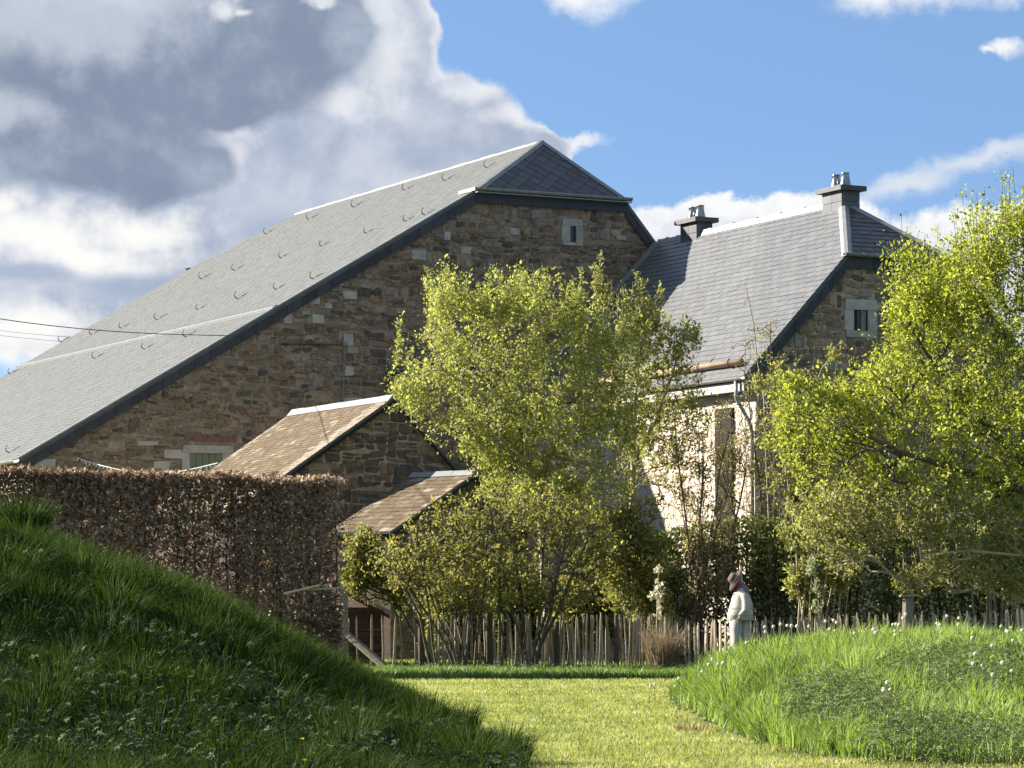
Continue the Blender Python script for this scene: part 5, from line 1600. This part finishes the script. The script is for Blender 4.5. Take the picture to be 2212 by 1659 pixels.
# --- leafy tree in the middle
D1 = 67.2
b1 = [(1050, 740, 150, 120), (1190, 745, 140, 120), (940, 790, 105, 80), (1290, 800, 120, 120), (1110, 860, 170, 110), (1260, 930, 140, 110), (1010, 900, 110, 90), (1330, 890, 90, 110),
      (960, 660, 60, 50), (1100, 660, 90, 45), (890, 850, 60, 40), (1095, 985, 85, 55), (1220, 1040, 150, 70), (1130, 650, 60, 30), (905, 880, 50, 55), (1150, 1060, 120, 60), (1280, 1060, 100, 70), (1045, 975, 65, 45), (1085, 1050, 55, 40)]
tips = np.concatenate([blob_tips(500, b1, D1, 2.3, rg, .2, 260, .22), blob_tips(1700, b1, D1, 2.4, rg, .12)])
stems = [px3([(1190, 1440), (1176, 1250), (1168, 1120), (1166, 1050)], D1), (px3([(1140, 1000), (1133, 900), (1128, 850), (1110, 800)], D1), 3),
         (px3([(1186, 985), (1215, 930), (1255, 880), (1290, 840)], D1), 3), (px3([(1080, 880, 66.6), (1020, 840, 66.4), (960, 800, 66.2)], D1), 5),
         (px3([(1060, 930, 67.8), (980, 905, 68), (900, 880, 68.0)], D1), 4), (px3([(1150, 780, 68.0), (1165, 720, 68.2)], D1), 7), (px3([(1310, 1010, 67), (1350, 960, 67)], D1), 8)]
def shoots1(P, PA, ends, rg):
    top = [i for i in ends if P[i, 2] > 1.15 + (1327 - (690 + abs(screen(P[i])[0] - 1100) * .33)) * D1 / F]
    for i in rg.permutation(top)[:170]: yield i, rg.uniform(.2, .75), (rg.normal(0, .14), rg.normal(0, .1), 1)
plant('blossoming_tree', 'leafy yellow green spring tree standing before the barn gable', 'tree', at(1190, 1440, D1) * 1, stems, tips, 1, L_SPRING, 74000, .060, .038, bark=BARKP, shoots=shoots1, cluster=.07, rmax=.10, up=.35)

# --- thin willowy tree beside it, sparse olive leaves
D2 = 69.5
b2 = [(1300, 640, 28, 60), (1390, 690, 60, 90), (1430, 800, 90, 140), (1350, 790, 70, 120), (1480, 760, 50, 80), (1440, 950, 90, 120), (1370, 960, 70, 120), (1250, 660, 40, 40), (1500, 880, 50, 90)]
tips = blob_tips(900, b2, D2, 1.9, rg, .1)
stems = [px3([(1370, 1440), (1366, 1250), (1364, 1100), (1368, 1000)], D2), (px3([(1372, 860), (1385, 740), (1392, 660)], D2), 3), (px3([(1420, 900), (1455, 800), (1480, 720)], D2), 3), (px3([(1330, 850), (1308, 720), (1296, 640)], D2), 3)]
def shoots2(P, PA, ends, rg):
    top = [i for i in ends if P[i, 2] > at(0, 760, D2).z]
    for i in rg.permutation(top)[:80]: yield i, rg.uniform(.2, .6), (rg.normal(0, .12), rg.normal(0, .1), 1)
plant('willowy_tree', 'thin upright tree with sparse olive leaves before the grey house roof', 'tree', at(1370, 1440, D2), stems, tips, 2, L_YOLK, 21000, .070, .032, bark=BARKP, shoots=shoots2, cluster=.05, rmax=.06, up=.8, wob=.05)

# --- multi stemmed shrub at the fence
D3 = 63.2
b3 = [(905, 1200, 100, 70), (1000, 1140, 120, 80), (1120, 1110, 130, 80), (1230, 1150, 110, 90), (850, 1230, 70, 60), (960, 1240, 140, 80), (1100, 1230, 150, 90), (1230, 1250, 100, 80), (1000, 1290, 110, 40), (1160, 1290, 110, 40),
      (1290, 1180, 60, 80)]
tips = blob_tips(1500, b3, D3, 1.2, rg, .1)
stems = []
for (bx, ex, ey) in ((985, 830, 1200), (990, 880, 1130), (996, 930, 1090), (1000, 985, 1070), (1006, 1040, 1060), (1012, 1000, 1180), (1020, 1075, 1080), (930, 850, 1230), (1130, 1090, 1060), (1140, 1060, 1120), (1150, 1180, 1060),
                     (1155, 1240, 1080), (1146, 1225, 1160), (1148, 1285, 1130), (1138, 1110, 1150), (940, 900, 1160), (1090, 1080, 1200)):
    mid = ((bx * .62 + ex * .38) + rg.normal(0, 6), 1330)
    d = D3 + rg.uniform(-.15, .15); de = D3 + rg.uniform(-.7, .7)
    stems.append(px3([(bx + rg.normal(0, 5), 1450, d), (bx * .85 + ex * .15, 1390, d), (mid[0], mid[1], (d + de) / 2), ((mid[0] + ex) / 2 - (ex - bx) * .02, (mid[1] + ey) / 2, de), (ex, ey, de)], D3))
plant('fence_shrub', 'multi-stemmed green shrub fanning up from the foot of the fence', 'shrub', at(1060, 1450, D3), stems, tips, 3, L_GREEN, 21000, .068, .038, cluster=.07, r_tip=.0055, expo=.40, rmax=.045, thick=.016, up=.3)

# --- small bright bush at the shelter
D3b = 64.6
tips = blob_tips(420, [(795, 1215, 50, 50), (830, 1270, 50, 45), (775, 1185, 30, 30), (770, 1240, 30, 40)], D3b, .5, rg, .1, 50, .12)
stems = [px3([(928, 1445), (905, 1390), (868, 1320), (820, 1260)], D3b), px3([(936, 1445), (915, 1370), (872, 1290), (830, 1225)], D3b)]
plant('small_bush', 'small bright green bush drooping over the timber shelter roof', 'bush', at(855, 1445, D3b), stems, tips, 31, L_GREEN, 15000, .06, .034, cluster=.07, rmax=.03, thick=.016)

# --- dark evergreen bush
D4 = 65.6
b4 = [(1370, 1130, 55, 90), (1350, 1230, 75, 90), (1400, 1240, 60, 90), (1330, 1130, 60, 50), (1300, 1170, 50, 70), (1420, 1300, 40, 40)]
tips = blob_tips(420, b4, D4, .9, rg, .2, 150, .14)
stems = [px3([(1365, 1445), (1362, 1350), (1358, 1250), (1362, 1130)], D4), px3([(1385, 1445), (1395, 1340), (1400, 1230)], D4)]
plant('green_bush', 'dense rounded green bush between the fence shrub and the bare twigs', 'bush', at(1370, 1445, D4), stems, tips, 4, L_GREEN, 22000, .066, .040, cluster=.10, rmax=.05)

# --- bare twiggy shrubs in front of the pale wall
D5 = 69.8
def twiggy(name, label, cat, cx, spread, n_st, y_lo, y_hi, D, seed, bark, leaf, nl, ntips, fan, lsz=(.05, .022), group=None, rm=.022):
    rg = np.random.default_rng(seed); stems = []; bl = []
    for i in range(n_st):
        bx = cx + rg.normal(0, spread * .25); ex = cx + (i / (n_st - 1) - .5) * 2 * spread + rg.normal(0, 14); ey = rg.uniform(y_hi, y_hi + (y_lo - y_hi) * .5)
        d = D + rg.uniform(-.3, .3); de = D + rg.uniform(-.9, .9)
        p = []
        for k in range(7):
            t = k / 6; p.append((bx + (ex - bx) * (t ** fan) + rg.normal(0, 3), 1445 + (ey - 1445) * t, d + (de - d) * t))
        stems.append(px3(p, D)); bl += [(x_, y_, 26, 34) for x_, y_, _ in p[2:]]
    tips = blob_tips(ntips, bl, D, 1.2, rg, .1)
    return plant(name, label, cat, at(cx, 1445, D), stems, tips, seed, leaf, nl, lsz[0], lsz[1], bark=bark, r_tip=.0042, expo=.36, rmax=rm, pull=.25, wob=.05, cluster=.05, up=.5, thick=.015, group=group)
twiggy('twiggy_shrub', 'bare brown twiggy shrub before the pale house wall', 'shrub', 1520, 105, 17, 1250, 870, D5, 61, BARKR, L_OLIVE, 14000, 1500, 1.2)
twiggy('twiggy_shrub', 'bare reddish twiggy shrub right of the house downpipe', 'shrub', 1650, 75, 14, 1200, 700, 70.6, 62, BARKR, L_OLIVE, 9000, 1100, 1.0)
twiggy('olive_shrub', 'tall olive leaved shrub between the farmhouse and the bright tree', 'shrub', 1770, 125, 20, 1150, 770, 63.6, 63, BARKP, L_YOLK, 25000, 2100, 1.1, (.066, .038))
# thin bare sapling rising over the house roof
rg2 = np.random.default_rng(64)
tips = blob_tips(46, [(1630, 720, 30, 60), (1640, 800, 45, 50), (1612, 650, 10, 30), (1650, 880, 50, 60)], 70.2, .3, rg2, .1)
plant('bare_sapling', 'slender bare sapling with grey twigs rising before the house roof', 'sapling', at(1668, 1445, 70.2),
      [px3([(1668, 1445), (1664, 1200), (1655, 1000), (1650, 860), (1636, 780), (1628, 700), (1616, 640), (1610, 612)], 70.2)], tips, 64, L_OLIVE, 0, .05, .03, bark=BARKP, r_tip=.006, expo=.35, rmax=.045)

# --- bright tree at the right edge
D6 = 62.5
b6 = [(2090, 640, 130, 110), (2010, 710, 90, 90), (2150, 760, 150, 120), (1935, 690, 36, 50), (1930, 810, 95, 70), (2050, 880, 160, 110), (2180, 940, 150, 140), (1850, 865, 80, 62), (1890, 930, 100, 70), (2290, 700, 130, 160),
      (2280, 980, 120, 180), (1790, 860, 55, 50), (2010, 1010, 150, 70), (2130, 560, 80, 60), (2200, 520, 60, 90), (1700, 840, 50, 45), (1960, 610, 40, 40), (1760, 940, 110, 90), (1850, 1030, 130, 70), (1700, 920, 60, 80), (2060, 1060, 170, 60), (2200, 1080, 120, 80)]
tips = np.concatenate([blob_tips(700, b6, D6, 2.3, rg, .2, 400, .25), blob_tips(3000, b6, D6, 2.5, rg, .12)])
stems = [px3([(2330, 1460), (2325, 1300), (2310, 1180), (2290, 1100)], D6), (px3([(2220, 1010), (2140, 930), (2070, 850), (2010, 780), (1960, 700)], D6), 3), (px3([(2290, 960), (2260, 800), (2230, 640), (2210, 520)], D6), 3),
         (px3([(2180, 1050, 62.0), (2060, 1010, 61.8), (1950, 980, 61.6), (1850, 930, 61.6)], D6), 3), (px3([(2200, 880, 63.2), (2160, 760, 63.6), (2110, 640, 64.0)], D6), 5), (px3([(1950, 870, 62.0), (1880, 800, 62.0), (1830, 770, 62.0)], D6), 7),
         (px3([(2340, 900, 63.0), (2350, 700, 63.0)], D6), 4)]
def shoots6(P, PA, ends, rg):
    top = [i for i in ends if screen(P[i])[0] > 1915 and screen(P[i])[1] < 700 + max(0, (2050 - screen(P[i])[0])) * .9]
    for i in rg.permutation(top)[:420]: yield i, rg.uniform(.35, 1.15), (rg.normal(-.02, .10), rg.normal(0, .1), 1)
plant('bright_tree', 'large bright yellow green tree with upright shoots at the right edge', 'tree', at(2330, 1460, D6), stems, tips, 6, L_BRIGHT, 104000, .060, .038, shoots=shoots6, cluster=.07, rmax=.15, up=.35)
# lower drooping boughs with pale twigs and few leaves
D7 = 61.7
b7 = [(2100, 1130, 160, 80), (1960, 1110, 130, 80), (2200, 1160, 110, 100), (2060, 1220, 130, 60), (1850, 1090, 100, 80), (2180, 1260, 80, 40), (1980, 1250, 70, 40), (1760, 1120, 80, 80), (1830, 1200, 80, 50)]
tips = blob_tips(1900, b7, D7, 1.7, rg, .1)
stems = [px3([(2345, 1460), (2338, 1330), (2320, 1220)], D7), (px3([(2230, 1160), (2120, 1150), (2010, 1120), (1930, 1100)], D7), 2), (px3([(2250, 1230), (2160, 1260), (2070, 1280), (2010, 1250)], D7), 2), (px3([(2210, 1200, 61.1), (2090, 1190, 60.9), (1990, 1200, 60.9)], D7), 2),
         (px3([(2260, 1130, 62.3), (2180, 1080, 62.5), (2090, 1060, 62.5)], D7), 2)]
plant('drooping_tree', 'low spreading tree with pale drooping twigs over the right fence', 'tree', at(2345, 1460, D7), stems, tips, 7, L_YOLK, 26000, .062, .036, bark=BARKP, r_tip=.006, cluster=.07, rmax=.03, up=.1, droop=.06, thick=.02)

# --- blossom saplings by the fence
def sapling(px, ytop, d, label, leaf, seed, lean):
    rg = np.random.default_rng(seed); root = empty('blossom_sapling', at(px, 1445, d), label, 'sapling', 'young saplings along the fence')
    pth = [at(px + lean * t * t, 1445 + (ytop - 1445) * t, d) for t in [i / 8 for i in range(9)]]
    mb = MB(); mb.tube(pth, [.014 - .001 * i for i in range(9)], 5); build('stem', mb, BARKP, root)
    cs = []
    for i in range(26):
        t = rg.uniform(.42, 1.0) ** .8; j = int(t * 7.99); p = pth[j].lerp(pth[j + 1], t * 8 - j if t * 8 - j <= 1 else 1)
        cs.append(np.array(p) + rg.normal(0, 1, 3) * np.array([.075, .06, .03]))
    c = np.repeat(np.array(cs), 16, 0) + rg.normal(0, .024, (26 * 16, 3))
    Vv, Fc, sh = leaves_mesh(c, .045, .036, rg, .1); bulk('blossom', Vv, Fc, leaf, sh, parent=root)
sapling(1417, 1226, 64.0, 'thin sapling with clusters of cream blossom over the dead grass clump', L_BLOSSOM, 71, 6)
sapling(1778, 1195, 63.2, 'thin leaning sapling with pale silvery leaves above the right mound', L_PALE, 72, -30)
q = at(1432, 1450, 63.7)
rgd = np.random.default_rng(73); n = 700
a = rgd.uniform(0, 6.283, n); r_ = .28 * np.sqrt(rgd.random(n)); p = np.stack([q.x + r_ * np.cos(a), 63.7 + r_ * np.sin(a), np.zeros(n)], 1)
Vv, Fc, sh = blades_mesh(p, rgd.uniform(.6, 1.35, n), np.full(n, .012), np.stack([np.cos(a) * r_, np.sin(a) * r_, -.6 * r_], 1) * 1.5 + rgd.normal(0, .16, (n, 3)), rgd)
bulk('dry_grass_clump', Vv, Fc, G_DRY, sh, origin=(q.x, 63.7, 0), label='tall clump of dead straw coloured grass against the fence', cat='grass clump')

# --- beech hedge with last year's brown leaves
def beech_hedge():
    rg = np.random.default_rng(81)
    D = 57.0; xa, xb = at(-200, 1000, D).x, at(742, 1000, D).x
    ztop = lambda x: at(0, 1014, D).z + (at(0, 1036, D).z - at(0, 1014, D).z) * (x - at(0, 0, D).x) / (xb - at(0, 0, D).x)
    root = empty('beech_hedge', ((xa + xb) / 2, D, 0), 'tall clipped beech hedge keeping its dry brown leaves on the left', 'hedge')
    n = 62000
    x = rg.uniform(xa, xb, n); u = rg.random(n)
    zt = ztop(x) + .035 * vnoise(x, x * 0, 4) + .03 * vnoise(x, x * 0, 1.1, 3)
    z = zt * (1 - u ** 1.25 * .98)
    hang = 1 - z / zt                                          # 0 at the top
    yy = D + rg.choice([-1, 1], n, p=[.62, .38]) * .45 * (rg.random(n) ** .45) * np.where(hang < .02, rg.random(n), 1)
    topm = rg.random(n) < .16; z[topm] = zt[topm] - np.abs(rg.normal(0, .05, topm.sum())); yy[topm] = D + rg.uniform(-.48, .48, topm.sum())
    thin = .04 + .42 * smooth01(.25, .8, hang) + (.22 * vnoise(x * .8, z * 1.0, 1.6, 5) + .16 * vnoise(x * 2.1, z * 2.4, 1.6, 9)) * smooth01(.08, .35, hang)
    ok = rg.random(n) > thin
    thin += .34 * smooth01(.45, .8, hang) * smooth01(xb - 1.9, xb - .3, x)
    endr = np.clip((xb - x + .10 * vnoise(z, x * 0, 3, 2)) / .3, 0, 1); ok &= rg.random(n) < .25 + .75 * endr
    c = np.stack([x, yy, z], 1)[ok] + rg.normal(0, .02, (ok.sum(), 3))
    Vv, Fc, sh = leaves_mesh(c, .072, .045, rg, -.15); bulk('foliage', Vv, Fc, L_BROWN, sh, parent=root)
    p0, p1, r0, r1 = [], [], [], []
    xx = xa
    while xx < xb:
        st = np.array([xx, D + rg.normal(0, .05), 0.]); r = rg.uniform(.018, .032); zt_ = float(ztop(xx)); k = 9
        for i in range(k):
            nx = st + np.array([rg.normal(0, .035), rg.normal(0, .03), zt_ / k * .98]); p0.append(st); p1.append(nx); r0.append(r * (1 - .08 * i)); r1.append(r * (1 - .08 * (i + 1)))
            for _ in range(7):
                b = st + (nx - st) * rg.random(); d = rg.normal(0, 1, 3) * np.array([.28, .26, .12]) + np.array([0, 0, .22])
                e = b + d * rg.uniform(.6, 1.3); p0.append(b); p1.append(e); r0.append(.008); r1.append(.005)
                for _ in range(3):
                    f = b + (e - b) * rg.uniform(.3, 1); g = f + rg.normal(0, .12, 3) + np.array([0, 0, .08]); p0.append(f); p1.append(g); r0.append(.005); r1.append(.003)
            st = nx
        xx += rg.uniform(.16, .30)
    for _ in range(110):                           # stray shoots the shears missed
        x_ = rg.uniform(xa, xb); b = np.array([x_, D + rg.uniform(-.4, .4), float(ztop(x_)) - .08]); p0.append(b); p1.append(b + np.array([rg.normal(0, .05), rg.normal(0, .05), rg.uniform(.05, .16)])); r0.append(.005); r1.append(.003)
    Vv, Fq = edges_mesh(p0, p1, r0, r1, 4); Vv[:, 2] = np.minimum(Vv[:, 2], ztop(Vv[:, 0]) + .12)
    bulk('stems', Vv, Fq, BARK, parent=root)
beech_hedge()


def dark_hedge():
    rg = np.random.default_rng(82); D = 70.5
    xa, xb = at(1390, 1300, D).x, at(2420, 1300, D).x
    root = empty('dark_hedge', ((xa + xb) / 2, D, 0), 'long dark leafy hedge with bare stems behind the right fence', 'hedge')
    n = 62000; x = rg.uniform(xa, xb, n)
    zt = at(0, 1120, D).z + .16 * vnoise(x, x * 0, .8, 2) - .5 * smooth01(at(1600, 0, D).x, at(1380, 0, D).x, x)
    z = zt * (1 - rg.random(n) ** 1.1 * .97); hang = 1 - z / zt
    y = D + rg.choice([-1, 1], n) * .5 * rg.random(n) ** .5
    ok = rg.random(n) > .05 + .55 * smooth01(.55, .95, hang) + .18 * vnoise(x, z, 1.9, 8)
    c = np.stack([x, y, z], 1)[ok]
    Vv, Fc, sh = leaves_mesh(c, .075, .05, rg, 0); bulk('foliage', Vv, Fc, L_DARK, sh, parent=root)
    p0, p1, r0, r1 = [], [], [], []; xx = xa
    while xx < xb:
        st = np.array([xx, D + rg.normal(0, .08), 0.]); r = rg.uniform(.03, .055); k = 7; H = 2.9
        for i in range(k):
            nx = st + np.array([rg.normal(0, .05), rg.normal(0, .04), H / k]); p0.append(st); p1.append(nx); r0.append(r * (1 - .1 * i)); r1.append(r * (1 - .1 * (i + 1)))
            for _ in range(6):
                b = st + (nx - st) * rg.random(); e = b + (rg.normal(0, 1, 3) * np.array([.3, .3, .15]) + np.array([0, 0, .2])); p0.append(b); p1.append(e); r0.append(.011); r1.append(.005)
            st = nx
        xx += rg.uniform(.22, .42)
    Vv, Fq = edges_mesh(p0, p1, r0, r1, 4); bulk('stems', Vv, Fq, BARK, parent=root)
dark_hedge()

# --- low bushes in the garden behind the fence
for i, (cx, cy, rx, ry, lf, lb, d) in enumerate(((985, 1330, 70, 90, L_GREEN, 'rounded olive green bush behind the fence below the slate shed', 67.8), (1130, 1310, 85, 110, L_DARK, 'dark green bush behind the stems of the fence shrub', 68.4),
                                      (1265, 1300, 80, 120, L_GREEN, 'green bush behind the fence between shrub and dark bush', 67.6))):
    rg = np.random.default_rng(200 + i)
    tips = blob_tips(330, [(cx, cy, rx, ry), (cx - rx * .5, cy + 60, rx * .7, ry * .6), (cx + rx * .5, cy + 50, rx * .7, ry * .6)], d, .7, rg, .15)
    plant('garden_bush', lb, 'bush', at(cx, 1440, d), [px3([(cx - 12, 1440), (cx - 14, 1380), (cx - 20, 1320)], d), px3([(cx + 10, 1440), (cx + 14, 1370), (cx + 22, 1300)], d)], tips, 210 + i, lf, 15000, .078, .046, cluster=.11, rmax=.03, thick=.016,
          group='bushes behind the fence')
